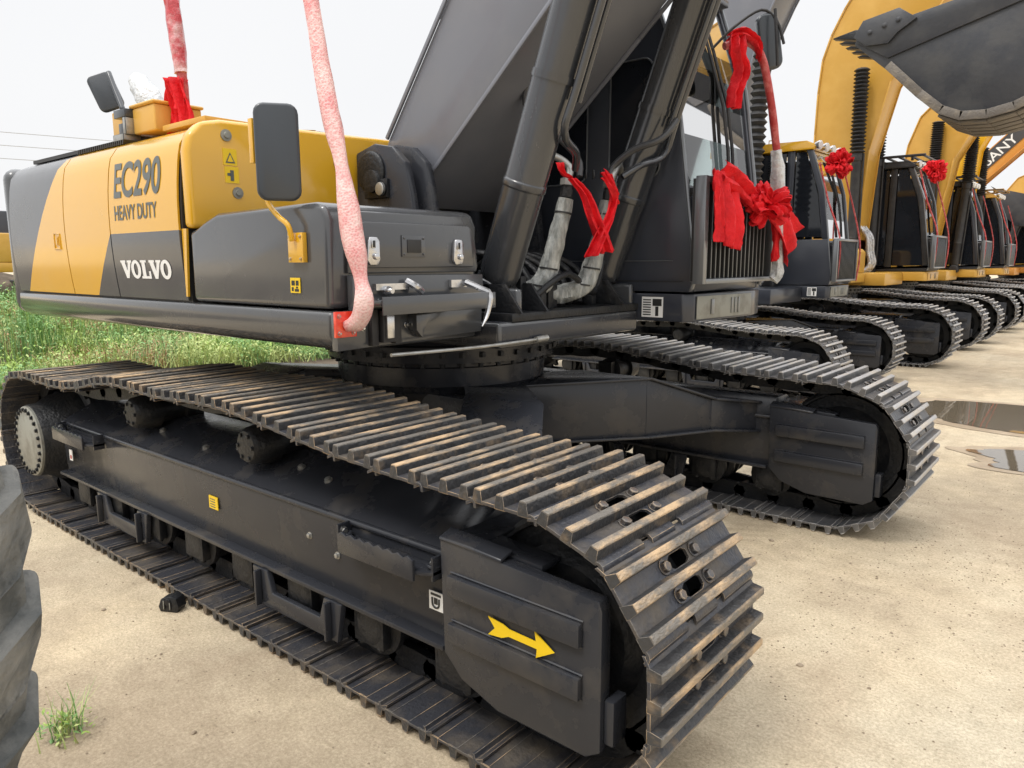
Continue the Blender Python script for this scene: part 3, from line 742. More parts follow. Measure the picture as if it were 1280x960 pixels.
# deck
b = MB()
b.px([(-1.41, 1.283), (-1.412, 1.20), (-1.39, 1.16), (-1.34, 1.14), (-.65, 1.135), (-.65, 1.283)], -2.62, .515)
b.box(-2.6, .64, -.648, .498, 1.09, 1.20, 1)
b.box(-2.6, .28, .4985, 1.41, 1.12, 1.283)
b.box(-.9, .62, -.50, -.46, 1.2005, 1.34); b.box(-.9, .62, .455, .49, 1.2005, 1.34)
deck = b.build('revolving_deck', ['greyb', 'frame'], ex, bevel=.016, seg=3)
b = MB()
b.box(.20, .64, -.56, .56, 1.2002, 1.235)
for y in (-.42, .42):
    for dy in (-.10, .085): b.py([(.22, 1.2355), (.66, 1.2355), (.56, 1.36), (.40, 1.36)], y + dy, y + dy + .015)
for k in range(9): b.box(.30 + random.uniform(-.08, .2), .40 + random.uniform(0, .2), -.35 + k * .08, -.31 + k * .08, 1.236, 1.26 + random.random() * .14)
for k in range(7): b.tube([(.5, -.3 + k * .09, 1.25), (.40, -.28 + k * .09, 1.42), (.2, -.3 + k * .08, 1.5), (.0, -.25 + k * .07, 1.40)], .018, 8)
b.tube([(.55, -.32, 1.28), (.60, -.1, 1.40), (.55, .2, 1.30), (.5, .38, 1.5)], .016, 8)
b.build('swing_motor_and_hoses', 'dark', deck, bevel=.002)
b = MB(); b.tube([(.645, -1.25, 1.125), (.66, -.8, 1.115), (.66, -.42, 1.115)], .007, 8, 0); b.cyl((.66, -.42, 1.115), (.66, -.34, 1.117), .014, n=10); b.build('grease_line', 'zinc', deck)

# counterweight
b = MB()
b.pz([(-2.625, -1.41), (-2.72, -1.40), (-2.84, -1.32), (-2.95, -1.15), (-3.06, -.7), (-3.10, 0), (-3.06, .7), (-2.95, 1.15), (-2.84, 1.32), (-2.72, 1.40), (-2.625, 1.41)], 1.15, 2.03)
b.build('counterweight', 'greyb', ex, bevel=.07, seg=4, ang=60)

# engine hood
SEC = [(-1.402, 1.290), (-1.4105, 1.36), (-1.4185, 1.45), (-1.423, 1.54), (-1.4245, 1.63), (-1.423, 1.72), (-1.418, 1.80), (-1.409, 1.88), (-1.404, 1.91), (-1.394, 1.955), (-1.36, 2.005), (-1.30, 2.035), (-1.20, 2.05), (-.7, 2.10)]
b = MB()
b.px([(y + .012, z - .006) for y, z in SEC] + [(.4, 2.10), (.4, 1.30)], -2.60, -.49)
hood = b.build('engine_hood', 'blk', ex)
def ysec(z):
    for (a, b_), (c, d_) in zip(SEC[:-1], SEC[1:]):
        if z <= d_: return a + (c - a) * (z - b_) / (d_ - b_)
    return SEC[-1][0]
def skin(mb, xl, xr, zs, m):
    for z0, z1 in zip(zs[:-1], zs[1:]):
        y0, y1 = ysec(z0), ysec(z1)
        a, c, d_, e = xl(z0), xr(z0), xr(z1), xl(z1)
        if c - a < .002 and d_ - e < .002: continue
        mb.poly([(a, y0, z0), (c, y0, z0), (d_, y1, z1), (e, y1, z1)], m)

ZL = [1.292, 1.36, 1.45, 1.54, 1.595]; ZU = [1.595, 1.63, 1.72, 1.80, 1.88, 1.91, 1.955, 2.005, 2.035, 2.05, 2.10]
Z = ZL + ZU[1:]
d1 = lambda z: min(-2.44 + (z - 1.3) * .89, -1.80)
d2 = lambda z: min(-1.44 + (z - 1.3) * .83, -1.196)
def door(name, parts, extra=None):
    b = MB()
    for xl, xr, zs, m in parts: skin(b, xl, xr, zs, m)
    # turned edges
    o = b.build(name, ['yellow', 'greyb'], hood)
    bm = bmesh.new(); bm.from_mesh(o.data); bmesh.ops.remove_doubles(bm, verts=bm.verts, dist=.0005)
    bmesh.ops.recalc_face_normals(bm, faces=bm.faces)
    if sum(f.normal.y * f.calc_area() for f in bm.faces) > 0: bmesh.ops.reverse_faces(bm, faces=bm.faces)
    for e in [e for e in bm.edges if e.is_boundary]:            # turned-in edges of the sheet, with vertices of their own
        a, c = e.verts[0].co, e.verts[1].co; mi = e.link_faces[0].material_index; off = Vector((0, .009, -.002))
        f = bm.faces.new([bm.verts.new(p) for p in (a, c, c + off, a + off)]); f.material_index = mi
    for f in bm.faces: f.smooth = True
    bm.to_mesh(o.data); bm.free()
    return o
K = lambda v: (lambda z: v)
dA = door('rear_side_door', [(K(-2.60), d1, Z, 1), (d1, K(-1.765), Z, 0)])
dB = door('middle_side_door', [(K(-1.755), d2, ZL, 0), (d2, K(-1.197), ZL, 1), (K(-1.755), K(-1.197), ZU, 0)])
dC = door('front_side_door', [(K(-1.187), K(-.505), ZL, 1), (K(-1.187), K(-.505), ZU, 0)])
b = MB(); b.extr([(-.50, -1.414, 1.31), (-.487, -1.414, 1.31), (-.46, -1.414, 1.60), (-.50, -1.414, 1.60)], (0, .01, 0)); b.build('corner_strip', 'yellow', hood)
# lettering on the doors
b = MB(); text_mb(b, 'EC290', -1.125, 1.757, -1.4112, .475, .165, offset=.022)
b.v = [(x, ysec(z) - .0028, z) for x, y, z in b.v]; b.build('model_lettering', 'txt', dC)
b = MB(); text_mb(b, 'HEAVY DUTY', -1.125, 1.655, -1.4112, .435, .070, offset=.018); b.v = [(x, ysec(z) - .0022, z) for x, y, z in b.v]; b.build('duty_lettering', 'txt', dC)
def glyphs(mb, x, z, w, h, y):
    V = [(0, 1), (.46, 1), (.46, .88), (.39, .88), (.55, .38), (.68, .88), (.60, .88), (.60, 1), (1, 1), (1, .88), (.93, .88), (.62, 0), (.40, 0), (.07, .88), (0, .88)]
    Lg = [(0, 1), (.55, 1), (.55, .88), (.42, .88), (.42, .13), (.72, .13), (.72, .40), (.88, .40), (.88, 0), (0, 0), (0, .12), (.12, .12), (.12, .88), (0, .88)]
    cw = w / 5.0; cx = x
    def put(P, wd):
        mb.extr([(cx + a * wd, y, z + c * h) for a, c in P], (0, .0015, 0))
    for ch in 'VOLVO':
        if ch == 'V': put(V, cw * 1.16)
        elif ch == 'L': put(Lg, cw * 1.06)
        else:
            n = 24; i = len(mb.v)
            for k in range(n):
                a = 2 * PI * k / n; mb.v.append((cx + cw * (.53 + .50 * math.cos(a)), y, z + h * (.5 + .52 * math.sin(a))))
            for k in range(n):
                a = 2 * PI * k / n; mb.v.append((cx + cw * (.53 + .20 * math.cos(a)), y, z + h * (.5 + .34 * math.sin(a))))
            for k in range(n):
                k2 = (k + 1) % n; mb.f.append((i + k, i + k2, i + n + k2, i + n + k)); mb.m.append(0)
        cx += cw * (.86 if ch == 'L' else 1.05)
b = MB(); glyphs(b, -1.115, 1.384, .50, .084, 0); b.v = [(x, ysec(z) - .0024 + y, z) for x, y, z in b.v]; b.build('maker_lettering', 'white', dC)
b = MB()
b.tube([(-1.915, -1.4255, 1.535), (-1.915, -1.4255, 1.615), (-1.835, -1.4255, 1.612), (-1.835, -1.4255, 1.532), (-1.915, -1.4255, 1.535)], .004, 6, 0, sub=1)
b.box(-1.895, -1.858, -1.427, -1.420, 1.55, 1.60, 1); b.box(-1.886, -1.868, -1.430, -1.4271, 1.557, 1.592, 0)
b.build('door_latch', ['yellow', 'ochre'], dA)
b = MB()
b.box(-2.55, -1.30, -1.28, .35, 2.0501, 2.07)
for k in range(24): x = -1.80 + k * .024; b.extr([(x, -1.31, 2.036), (x + .012, -1.31, 2.036), (x + .022, -1.31, 2.058), (x + .010, -1.31, 2.058)], (0, .5, .0))
b.build('hood_grille', 'blk', hood)
b = MB()       # front face of the hood
b.px([(-1.412, 1.60), (-1.412, 1.92), (-1.395, 1.99), (-1.34, 2.045), (-1.25, 2.065), (-.15, 2.10), (-.15, 1.60)], -.483, -.415)
fh = b.build('front_hood', 'yellow', ex, bevel=.022, seg=3, ang=25)
b = MB(); b.box(-1.0, -.60, -1.22, -.35, 2.082, 2.108); b.box(-.62, -.60, -.62, -.35, 2.1085, 2.115); b.build('hood_cover_plate', 'ochre', hood, bevel=.008)
b = MB()
for y, z in ((-1.23, 2.0), (-1.19, 1.76), (-.64, 1.94)): b.lathe([(.025, 0), (.025, .005), (.014, .006), (.012, .014)], (-.4145, y, z), (1, 0, 0), 20, 0)
b.build('hood_bolts', 'cover', fh)
b = MB()
b.box(-.4148, -.4125, -1.250, -1.185, 1.875, 1.945, 0); b.box(-.4148, -.4125, -1.245, -1.18, 1.80, 1.870, 0)
b.extr([(-.412, -1.240, 1.885), (-.412, -1.195, 1.885), (-.412, -1.2175, 1.930)], (.0008, 0, 0), 1); b.extr([(-.4110, -1.232, 1.890), (-.4110, -1.203, 1.890), (-.4110, -1.2175, 1.920)], (.0006, 0, 0), 0)
b.box(-.412, -.4110, -1.221, -1.205, 1.81, 1.855, 1); b.box(-.412, -.4110, -1.235, -1.22, 1.83, 1.842, 1)
b.build('hazard_decal', ['ylabel', 'txt'], fh)

# fuel tank, right front corner
b = MB()
b.py([(-.45, 1.290), (.505, 1.290), (.515, 1.60), (.49, 1.655), (.44, 1.665), (-.22, 1.655), (-.33, 1.625), (-.40, 1.598), (-.45, 1.59)], -1.408, -.64)
tank = b.build('fuel_tank', 'greyb', ex, bevel=.024, seg=4, ang=28)
b = MB()
b.px([(-1.335, 1.415), (-.665, 1.415), (-.655, 1.44), (-.68, 1.60), (-.71, 1.64), (-1.29, 1.635), (-1.335, 1.60)], .517, .530)
b.px([(-1.30, 1.435), (-.695, 1.435), (-.70, 1.585), (-.73, 1.602), (-1.27, 1.600), (-1.30, 1.58)], .5302, .546)
bx = b.build('toolbox_door', 'greyb', ex, bevel=.006)
b = MB(); b.box(.5465, .552, -1.10, -.98, 1.475, 1.555, 0); b.box(.5525, .556, -1.075, -1.005, 1.49, 1.54, 1)
for y, z in ((-1.09, 1.485), (-.99, 1.485), (-1.09, 1.545), (-.99, 1.545)): b.bolt((.552, y, z), (1, 0, 0), .004, .004)
b.build('recessed_handle', ['greyb', 'blk'], bx, bevel=.002)
for y in (-1.245, -.805):
    b = MB(); b.px([(y - .028, 1.462), (y - .015, 1.445), (y + .02, 1.445), (y + .03, 1.465), (y + .03, 1.53), (y + .018, 1.545), (y - .015, 1.545), (y - .022, 1.53)], .5465, .562)
    b.box(.5622, .568, y - .012, y + .006, 1.505, 1.535, 1); b.lathe([(.012, 0), (.012, .012)], (.562, y + .008, 1.475), (1, 0, 0), 14)
    b.build('toggle_latch', ['chrome', 'blk'], bx, bevel=.003)
b = MB()
b.px([(-1.335, 1.285), (-.645, 1.285), (-.655, 1.405), (-1.335, 1.408)], .517, .555)
b.box(.5555, .66, -1.30, -.70, 1.305, 1.322, 0)
b.extr([(.6605, -1.30, 1.27), (.6605, -.70, 1.27), (.6605, -.70, 1.335), (.6605, -1.30, 1.335)], (.007, 0, 0), 0)
for k in range(22): b.lathe([(.006, 0), (.004, .006)], (.62, -1.28 + k * .026, 1.322), (0, 0, 1), 6, 0)
b.px([(-1.41, 1.145), (-.66, 1.165), (-.655, 1.28), (-1.25, 1.28), (-1.41, 1.28)], .5165, .550)
b.px([(-1.08, 1.20), (-1.05, 1.17), (-1.04, 1.20), (-1.00, 1.26), (-1.08, 1.26)], .5505, .60)
tb = b.build('toolbox_step', 'greyb', ex, bevel=.005)
b = MB()
b.lathe([(.015, 0), (.018, .03), (.01, .05)], (.556, -1.20, 1.352), (1, 0, 0), 10); b.box(.556, .575, -1.25, -1.09, 1.355, 1.378)
b.tube([(.57, -1.10, 1.385), (.60, -1.08, 1.365), (.60, -1.05, 1.345)], .014, 8)
b.build('swing_latch', 'chrome', tb)
b = MB(); b.box(.556, .572, -.86, -.77, 1.355, 1.385)
b.tube([(.575, -.78, 1.375), (.63, -.755, 1.35), (.66, -.73, 1.325), (.665, -.75, 1.25), (.68, -.80, 1.20)], [.014, .012, .014, .011, .003], 8)
b.build('swing_latch', 'chrome', tb)
b = MB(); b.box(.5506, .575, -1.275, -1.245, 1.155, 1.285, 0); b.box(.5506, .575, -1.165, -1.135, 1.155, 1.285, 0); b.box(.5506, .59, -1.235, -1.175, 1.165, 1.28, 0)
b.box(.5905, .60, -1.225, -1.190, 1.18, 1.27, 1); b.bolt((.552, -1.30, 1.22), (1, 0, 0), .008, .01, 1); b.bolt((.552, -1.09, 1.22), (1, 0, 0), .009, .01, 1)
b.build('rubber_door_catch', ['black', 'chrome'], tb, bevel=.003)
b = MB(); b.box(.5505, .562, -1.425, -1.335, 1.195, 1.285, 0)
for y, z in ((-1.41, 1.21), (-1.35, 1.21), (-1.41, 1.27)): b.bolt((.562, y, z), (1, 0, 0), .007, .008, 1)
b.build('red_marker_light', ['redlens', 'zinc'], tb, bevel=.003)
b = MB(); b.box(.285, .345, -1.4125, -1.410, 1.345, 1.40, 0)
for i, (px_, pz_, w_, h_) in enumerate(((.293, 1.372, .02, .018), (.320, 1.372, .017, .018), (.293, 1.352, .012, .014), (.312, 1.350, .025, .010), (.320, 1.362, .012, .006))): b.box(px_, px_ + w_, -1.4135, -1.4127, pz_, pz_ + h_, 1)
b.build('fuel_decal', ['ylabel', 'blk'], tank)

# mirror on its bracket
def plate_r(mb, c, nrm, w, h, th, r, m=0, tilt=0):
    c = Vector(c); n = Vector(nrm).normalized(); u = Vector((0, 0, 1)).cross(n).normalized(); v = n.cross(u)
    if tilt: rot = Matrix.Rotation(tilt, 3, n); u = rot @ u; v = rot @ v
    pts = []
    for sx, sy, a0 in ((1, 1, 0), (-1, 1, 90), (-1, -1, 180), (1, -1, 270)):
        for k in range(5):
            a = R(a0 + 22.5 * k); pts.append(c + u * (sx * (w / 2 - r) + r * math.cos(a)) + v * (sy * (h / 2 - r) + r * math.sin(a)))
    mb.extr(pts, n * th, m)
b = MB(); plate_r(b, (.333, -1.47, 1.835), (.80, -.6, 0), .150, .330, -.035, .035, 0)
mir = b.build('rear_view_mirror', 'mirror', ex, bevel=.010, seg=3)
b = MB()
b.tube([(.24, -1.46, 1.96), (.238, -1.465, 1.80), (.245, -1.465, 1.68), (.30, -1.46, 1.62), (.345, -1.45, 1.585), (.35, -1.44, 1.53)], .010, 8)
b.box(.305, .395, -1.428, -1.410, 1.455, 1.560)
for x, z in ((.318, 1.468), (.382, 1.468), (.318, 1.547), (.382, 1.547)): b.bolt((x, -1.428, z), (0, -1, 0), .005, .006, 1)
b.box(.238, .262, -1.520, -1.505, 1.80, 1.95)
b.build('mirror_bracket', ['yellow', 'zinc'], mir, bevel=.003)
b = MB(); plate_r(b, (-1.53, -1.25, 2.335), (.80, -.58, .1), .125, .19, -.03, .03, 0, tilt=.38)
ml = b.build('hood_mirror', 'mirror', ex, bevel=.008)
b = MB(); b.tube([(-1.47, -1.25, 2.42), (-1.42, -1.25, 2.34), (-1.36, -1.25, 2.25), (-1.34, -1.25, 2.22)], .014, 8, 0, sub=2); b.box(-1.385, -1.26, -1.28, -1.21, 2.175, 2.215, 0)
b.box(-1.29, -1.26, -1.28, -1.21, 2.09, 2.174, 1); b.box(-1.36, -1.30, -1.27, -1.22, 2.10, 2.15, 0); b.box(-1.39, -1.27, -1.29, -1.20, 2.06, 2.095, 1)
b.build('hood_mirror_arm', ['mirror', 'zinc'], ml, bevel=.003)
b = MB(); b.box(-1.50, -1.27, -1.24, -1.02, 2.09, 2.225); b.box(-1.262, -1.03, -1.24, -1.00, 2.09, 2.215); b.box(-1.28, -1.02, -1.25, -.99, 2.2155, 2.232)
b.build('air_intake_box', 'ochre', hood, bevel=.018, seg=3)
b = MB(); b.tube([(-1.62, -.92, 2.08), (-1.66, -.92, 2.25), (-1.75, -.92, 2.38), (-1.88, -.92, 2.50)], [.06, .07, .075, .05], 14, noise_amp=.25); b.build('exhaust_pipe', 'plastic', hood, label='exhaust pipe bagged in clear crumpled plastic')

# handrails, one bubble wrapped over red tape
b = MB()
b.tube([(.565, -1.375, 1.235), (.62, -1.372, 1.255), (.655, -1.372, 1.32), (.645, -1.375, 1.40), (.625, -1.378, 1.50), (.60, -1.38, 1.62), (.57, -1.38, 1.78), (.53, -1.38, 1.92), (.49, -1.38, 2.08), (.45, -1.38, 2.28), (.40, -1.38, 2.5), (.34, -1.38, 2.75), (.1, -1.38, 2.85)],
       [.022, .032, .035, .023, .038, .039, .023, .031, .030, .026, .028, .029, .028], 18, sub=6, noise_amp=.12)
b.build('handrail', 'wrap', ex, label='handrail swaddled in bubble wrap over red tape')
b = MB()
b.tube([(-.96, -1.12, 2.10), (-.965, -1.12, 2.30), (-.99, -1.12, 2.55), (-1.01, -1.12, 2.8), (-.9, -.9, 2.95)], [.024, .024, .028, .026, .025], 14, sub=5, noise_amp=.15)
hr = b.build('rear_handrail', 'redd', ex)
b = MB()
for s in (0, 1, 2): ribbon(b, [(-.965 + (s - 1) * .015, -1.14 - .02 * s, 2.33), (-.965 + (s - 1) * .045, -1.15, 2.19), (-.965 + (s - 1) * .07, -1.15, 2.08)], .095, (1, .5, 0), wob=.018, seed=s)
solid(b.build('red_cloth_skirt', 'red', hr))
b = MB(); b.tube([(-.965, -1.125, 2.36), (-.99, -1.125, 2.55), (-1.01, -1.125, 2.8)], [.030, .037, .034], 14, sub=5, noise_amp=.3); b.build('plastic_sleeve', 'sling', hr)

# boom with its foot bracket
bo = [(-.42, 1.86), (-.40, 2.0), (-.36, 2.08), (.08, 2.66), (1.05, 3.95), (1.9, 5.06), (2.6, 5.65), (3.6, 5.95), (5.6, 5.75), (5.6, 5.35), (3.5, 4.95), (2.45, 4.08), (.69, 2.54), (-.11, 1.84), (-.22, 1.74), (-.34, 1.76)]
b = MB(); flanged(b, bo, -.35, .35, [(2, 3), (3, 4), (4, 5), (12, 13), (11, 12), (5, 6), (10, 11)], over=.016, th=.018)
boom = b.build('boom', 'boom', ex, bevel=.004)
br = None
for y0, y1 in ((-.52, -.475), (-.43, -.385), (.39, .43), (.48, .52)):
    o = .0 if abs(y0) > .45 else .05
    b = MB()
    b.py([(-.78, 1.20), (.06 + o, 1.20), (-.02 + o, 1.78), (-.06 + o, 1.93), (-.15 + o, 2.01), (-.28 + o, 2.035), (-.42, 2.0), (-.52, 1.88), (-.62, 1.6)], y0, y1)
    q = b.build('boom_foot_bracket', 'frame', ex, bevel=.01)
    br = br or q
b = MB(); b.cyl((-.27, -.56, 1.85), (-.27, .56, 1.85), .055, n=28, m=0); b.lathe([(.10, 0), (.10, .012), (.085, .02)], (-.30, -.521, 1.90), (0, -1, 0), 28, 0)
b.lathe([(.030, 0), (.034, .006), (.034, .016), (.02, .02)], (-.20, -.545, 1.81), (0, -1, 0), 18, 1); b.box(-.34, -.17, -.54, -.5205, 1.77, 1.86, 0)
b.build('boom_foot_pin', ['dark', 'zinc'], br, bevel=.003)
for y, ps in ((-.43, 1), (.43, -1)):
    boom_cylinder(ex, y, (.42, 1.30), (1.42, 3.95), 2.0, r=.093, pipe_side=ps)

# wrapped hydraulic hoses at the boom front
for i, (x, y) in enumerate(((.53, -.10), (.60, .16))):
    b = MB()
    b.tube([(x - .14, y - .34, 1.31), (x - .10, y - .18, 1.30), (x - .02, y - .10, 1.34), (x, y - .06, 1.42), (x + .02, y - .03, 1.55), (x + .04, y, 1.68), (x + .05, y + .01, 1.75)],
           [.043, .048, .050, .044, .040, .038, .036], 16, 0, sub=6, noise_amp=.22)
    for (a, c) in (((x - .02, y - .10, 1.34), .053), ((x, y - .06, 1.42), .047), ((x + .04, y, 1.68), .042)): b.lathe([(c, 0), (c, .008)], a, (.1, .12, 1), 16, 1)
    h = b.build('wrapped_hose', ['sleeve', 'black'], ex)
    b = MB(); b.lathe([(.030, 0), (.030, .04), (.026, .042), (.026, .055)], (x + .05, y + .01, 1.755), (.05, .08, 1), 8, 1); b.lathe([(.034, .056), (.034, .085), (.02, .09)], (x + .05, y + .01, 1.755), (.05, .08, 1), 6, 0)
    b.tube([(x + .055, y + .02, 1.84), (x + .05, y + .03, 1.90), (x - .02, y - .04, 1.95), (x - .12, y - .12, 1.90), (x - .2, y - .14, 1.78)] if i == 0 else [(x + .055, y + .02, 1.84), (x + .06, y + .05, 1.90), (x + .03, y + .14, 1.93), (x - .02, y + .24, 1.86), (x - .05, y + .28, 1.7)], .018, 10, 0)
    b.build('hose_fitting', ['zinc', 'dark'], h)
b = MB()
b.tube([(.58, .02, 1.86), (.56, .03, 1.95), (.46, -.06, 2.08), (.36, -.12, 2.2), (.40, -.12, 2.35)], .016, 10)
b.tube([(.65, .18, 1.86), (.66, .2, 1.92), (.76, .22, 1.99), (.88, .26, 2.03), (.93, .32, 2.12)], .017, 10)
for k in range(6): b.lathe([(.02, 0), (.024, .004), (.02, .008)], (.52 + .025 * k, .02 + .03 * k, 1.875), (.7, .6, 0), 10)
b.build('steel_pipes', 'grey', ex)

c1 = cab(ex, 'cab', style=1)
b = MB(); plate_r(b, (1.03, 1.18, 2.64), (.75, -.66, 0), .125, .29, -.05, .045, 0, tilt=.18)
m2r = b.build('cab_mirror', 'mirror', ex, bevel=.015, seg=3)
b = MB(); b.tube([(.75, 1.05, 2.62), (.86, 1.08, 2.72), (.98, 1.15, 2.80), (1.05, 1.2, 2.74), (1.09, 1.21, 2.62)], .008, 8); b.tube([(1.055, 1.15, 2.79), (1.075, 1.145, 2.62), (1.08, 1.16, 2.5)], .009, 6); b.build('cab_mirror_arm', 'black', m2r)
b = MB(); b.tube([(.98, .70, 2.52), (1.05, .80, 2.55), (1.09, .90, 2.50), (1.12, .98, 2.30), (1.13, 1.08, 2.05)], .020, 12, 0, noise_amp=.1)
b.tube([(1.131, 1.081, 2.045), (1.13, 1.13, 1.85), (1.12, 1.20, 1.6), (1.11, 1.25, 1.40), (1.09, 1.24, 1.35)], [.028, .036, .026, .032, .03], 12, 1, noise_amp=.5)
b.build('cab_handrail', ['redd', 'plastic'], c1, label='cab handrail taped red above and bagged in pale plastic below')

def cloth(b, name, label, cat='ribbon', th=.0025):
    o = solid(b.build(name, 'red'), th); return tag(o, label, cat)
# bow on the screen guard
b = rosette('bow', (1.15, .90, 1.74), .13, '', seed=11, n=26, facing=(.7, -.7, 0))
ribbon(b, [(1.085, .43, 1.885), (1.10, .44, 1.78), (1.10, .47, 1.62), (1.095, .47, 1.55)], .075, (0, 1, 0), wob=.012, nx=10, seed=1)
ribbon(b, [(1.075, .52, 1.885), (1.10, .56, 1.78), (1.12, .60, 1.66), (1.11, .62, 1.52)], .19, (0, 1, -.12), wob=.022, nx=14, seed=2)
ribbon(b, [(1.09, .50, 1.88), (1.11, .66, 1.85), (1.13, .82, 1.77), (1.14, .92, 1.74)], .13, (0, .3, 1), wob=.02, nx=10, seed=4)
ribbon(b, [(1.13, .92, 1.76), (1.14, 1.06, 1.73), (1.15, 1.24, 1.64), (1.15, 1.36, 1.54)], .25, (0, .7, .75), wob=.024, nx=18, seed=5, taper=(.45, 1.25))
ribbon(b, [(1.13, 1.06, 1.70), (1.13, 1.14, 1.60), (1.12, 1.18, 1.46)], .06, (0, 1, .3), wob=.012, nx=8, seed=6)
cloth(b, 'red_ribbon_bow', 'big crumpled red satin bow draped over the cab screen guard of the nearest excavator', 'bow')
b = MB()
ribbon(b, [(.66, -.16, 1.83), (.70, -.11, 1.76), (.73, -.08, 1.66), (.735, -.02, 1.58), (.73, .04, 1.50)], .055, (.5, .8, .15), wob=.012, nx=8, seed=2, taper=(.7, 1.5))
ribbon(b, [(.735, .03, 1.86), (.75, .06, 1.76), (.752, .02, 1.66), (.745, -.04, 1.58), (.73, -.10, 1.48)], .06, (.5, .8, .1), wob=.014, nx=8, seed=5, taper=(.8, 1.2))
ribbon(b, [(.70, .10, 1.84), (.73, .0, 1.86), (.76, .02, 1.80), (.75, .09, 1.74)], .05, (0, .3, 1), wob=.01, seed=7)
ribbon(b, [(.66, -.16, 1.83), (.63, -.19, 1.86), (.62, -.20, 1.90)], .03, (.4, .8, 0), wob=.008, seed=3)
cloth(b, 'red_ribbon', 'red ribbon knotted in an X round the two wrapped hoses in front of the boom')
b = MB()
ribbon(b, [(1.06, .66, 2.55), (1.08, .63, 2.47), (1.09, .67, 2.38), (1.08, .64, 2.28), (1.08, .63, 2.20)], .085, (.3, 1, 0), wob=.022, nx=10, seed=8)
ribbon(b, [(1.04, .62, 2.54), (1.08, .70, 2.57), (1.10, .82, 2.54), (1.10, .86, 2.48)], .048, (.2, .2, 1), wob=.018, nx=8, seed=9)
cloth(b, 'red_ribbon', 'red ribbon hanging from the top of the cab handrail beside the dark cab mirror')

# ------------------------------------------------------------------ machines further along the row
def other(name_label, loc, scale, paint,  deckp, roofp, style, boomp, boom_outline, cyls, dx=0.0, split=True, detail=False, barrel=1.0, n=47, lead=None):
    e = tag(empty('excavator', loc, 0, scale), name_label, 'excavator', 'tracked excavators parked in a row')
    undercarriage(e, SHOEN, split, detail, n=n)
    b = MB()
    b.box(-2.6, .60 + dx, -.648, .498, 1.09, 1.283); b.box(-2.6, .3, .4985, 1.41, 1.13, 1.283)
    b.px([(-1.41, 1.283), (-1.412, 1.20), (-1.36, 1.14), (-.65, 1.135), (-.65, 1.283)], -2.62, .515)
    if deckp not in ('cab', 'grey'): b.py([(-.9, 1.14), (.85 + dx, 1.13), (.98 + dx, 1.17), (.98 + dx, 1.283), (-.9, 1.283)], -.95, -.66) if False else None
    dk = b.build('revolving_deck', deckp, e, bevel=.015)
    b = MB(); b.px([(-1.40, 1.29), (-1.40, 1.95), (-1.3, 2.04), (.4, 2.08), (.4, 1.29)], -2.6, -.48); b.build('engine_hood', boomp if boomp != 'boom' else 'grey', e, bevel=.03)
    b = MB(); b.pz([(-2.625, -1.41), (-2.84, -1.32), (-3.0, -.9), (-3.08, 0), (-3.0, .9), (-2.84, 1.32), (-2.625, 1.41)], 1.15, 2.03); b.build('counterweight', 'greyb', e, bevel=.05, seg=3)
    b = MB(); b.py([(-.45, 1.29), (.5, 1.29), (.5, 1.6), (.45, 1.65), (-.45, 1.62)], -1.40, -.64); b.build('fuel_tank', 'greyb' if deckp != 'ochre' else 'ochre', e, bevel=.02)
    cb = cab(e, paint, roofp, style, base=deckp if deckp != 'cab' else 'cab', dx=dx)
    if style == 2: cb.scale = (1, 1, 1.075); cb.location.z = -.09
    b = MB(); no = len(boom_outline); flanged(b, boom_outline, -.30, .30, [(i, (i + 1) % no) for i in range(no - 1)], over=.02, th=.02)
    bm_ = b.build('boom', boomp, e, bevel=.004)
    for y in (-.42, .36):
        b = MB(); b.py([(-.9 , 1.2), (.1, 1.2), (.05, 1.9), (-.3, 2.1), (-.75, 1.9)], y, y + .06)
        b.build('boom_foot_bracket', 'frame' if boomp == 'boom' else boomp, e, bevel=.008)
    for y, p0, p1, bar in cyls: boom_cylinder(e, y, p0, p1, bar, wrap=True, paint='black', r=.075)
    b = MB()
    for k in range(3):
        y = -.1 + k * .14; b.tube([(.34, y, 1.3), (.42, y + .03, 1.42), (.38, y + .02, 1.62), (.36, y, 1.85), (.2, y, 2.05)], .035, 10, 0, noise_amp=.2)
    b.build('wrapped_hose', 'silver', e)
    b = MB()
    b.tube([(1.02 + dx, .55, 1.35), (1.04 + dx, .52, 1.9), (.86 + dx, .52, 2.4), (.72 + dx, .52, 2.9)], .012, 8, noise_amp=.3); b.tube([(1.05 + dx, 1.34, 1.35), (1.06 + dx, 1.36, 1.9), (.8 + dx, 1.4, 2.8)], .011, 8, noise_amp=.3)
    b.build('taped_handrail', 'redd' if lead is None else lead, e)
    return e
W = lambda loc, s, pts: [((x - loc[0]) / s, (z - loc[2]) / s) for x, z in pts]
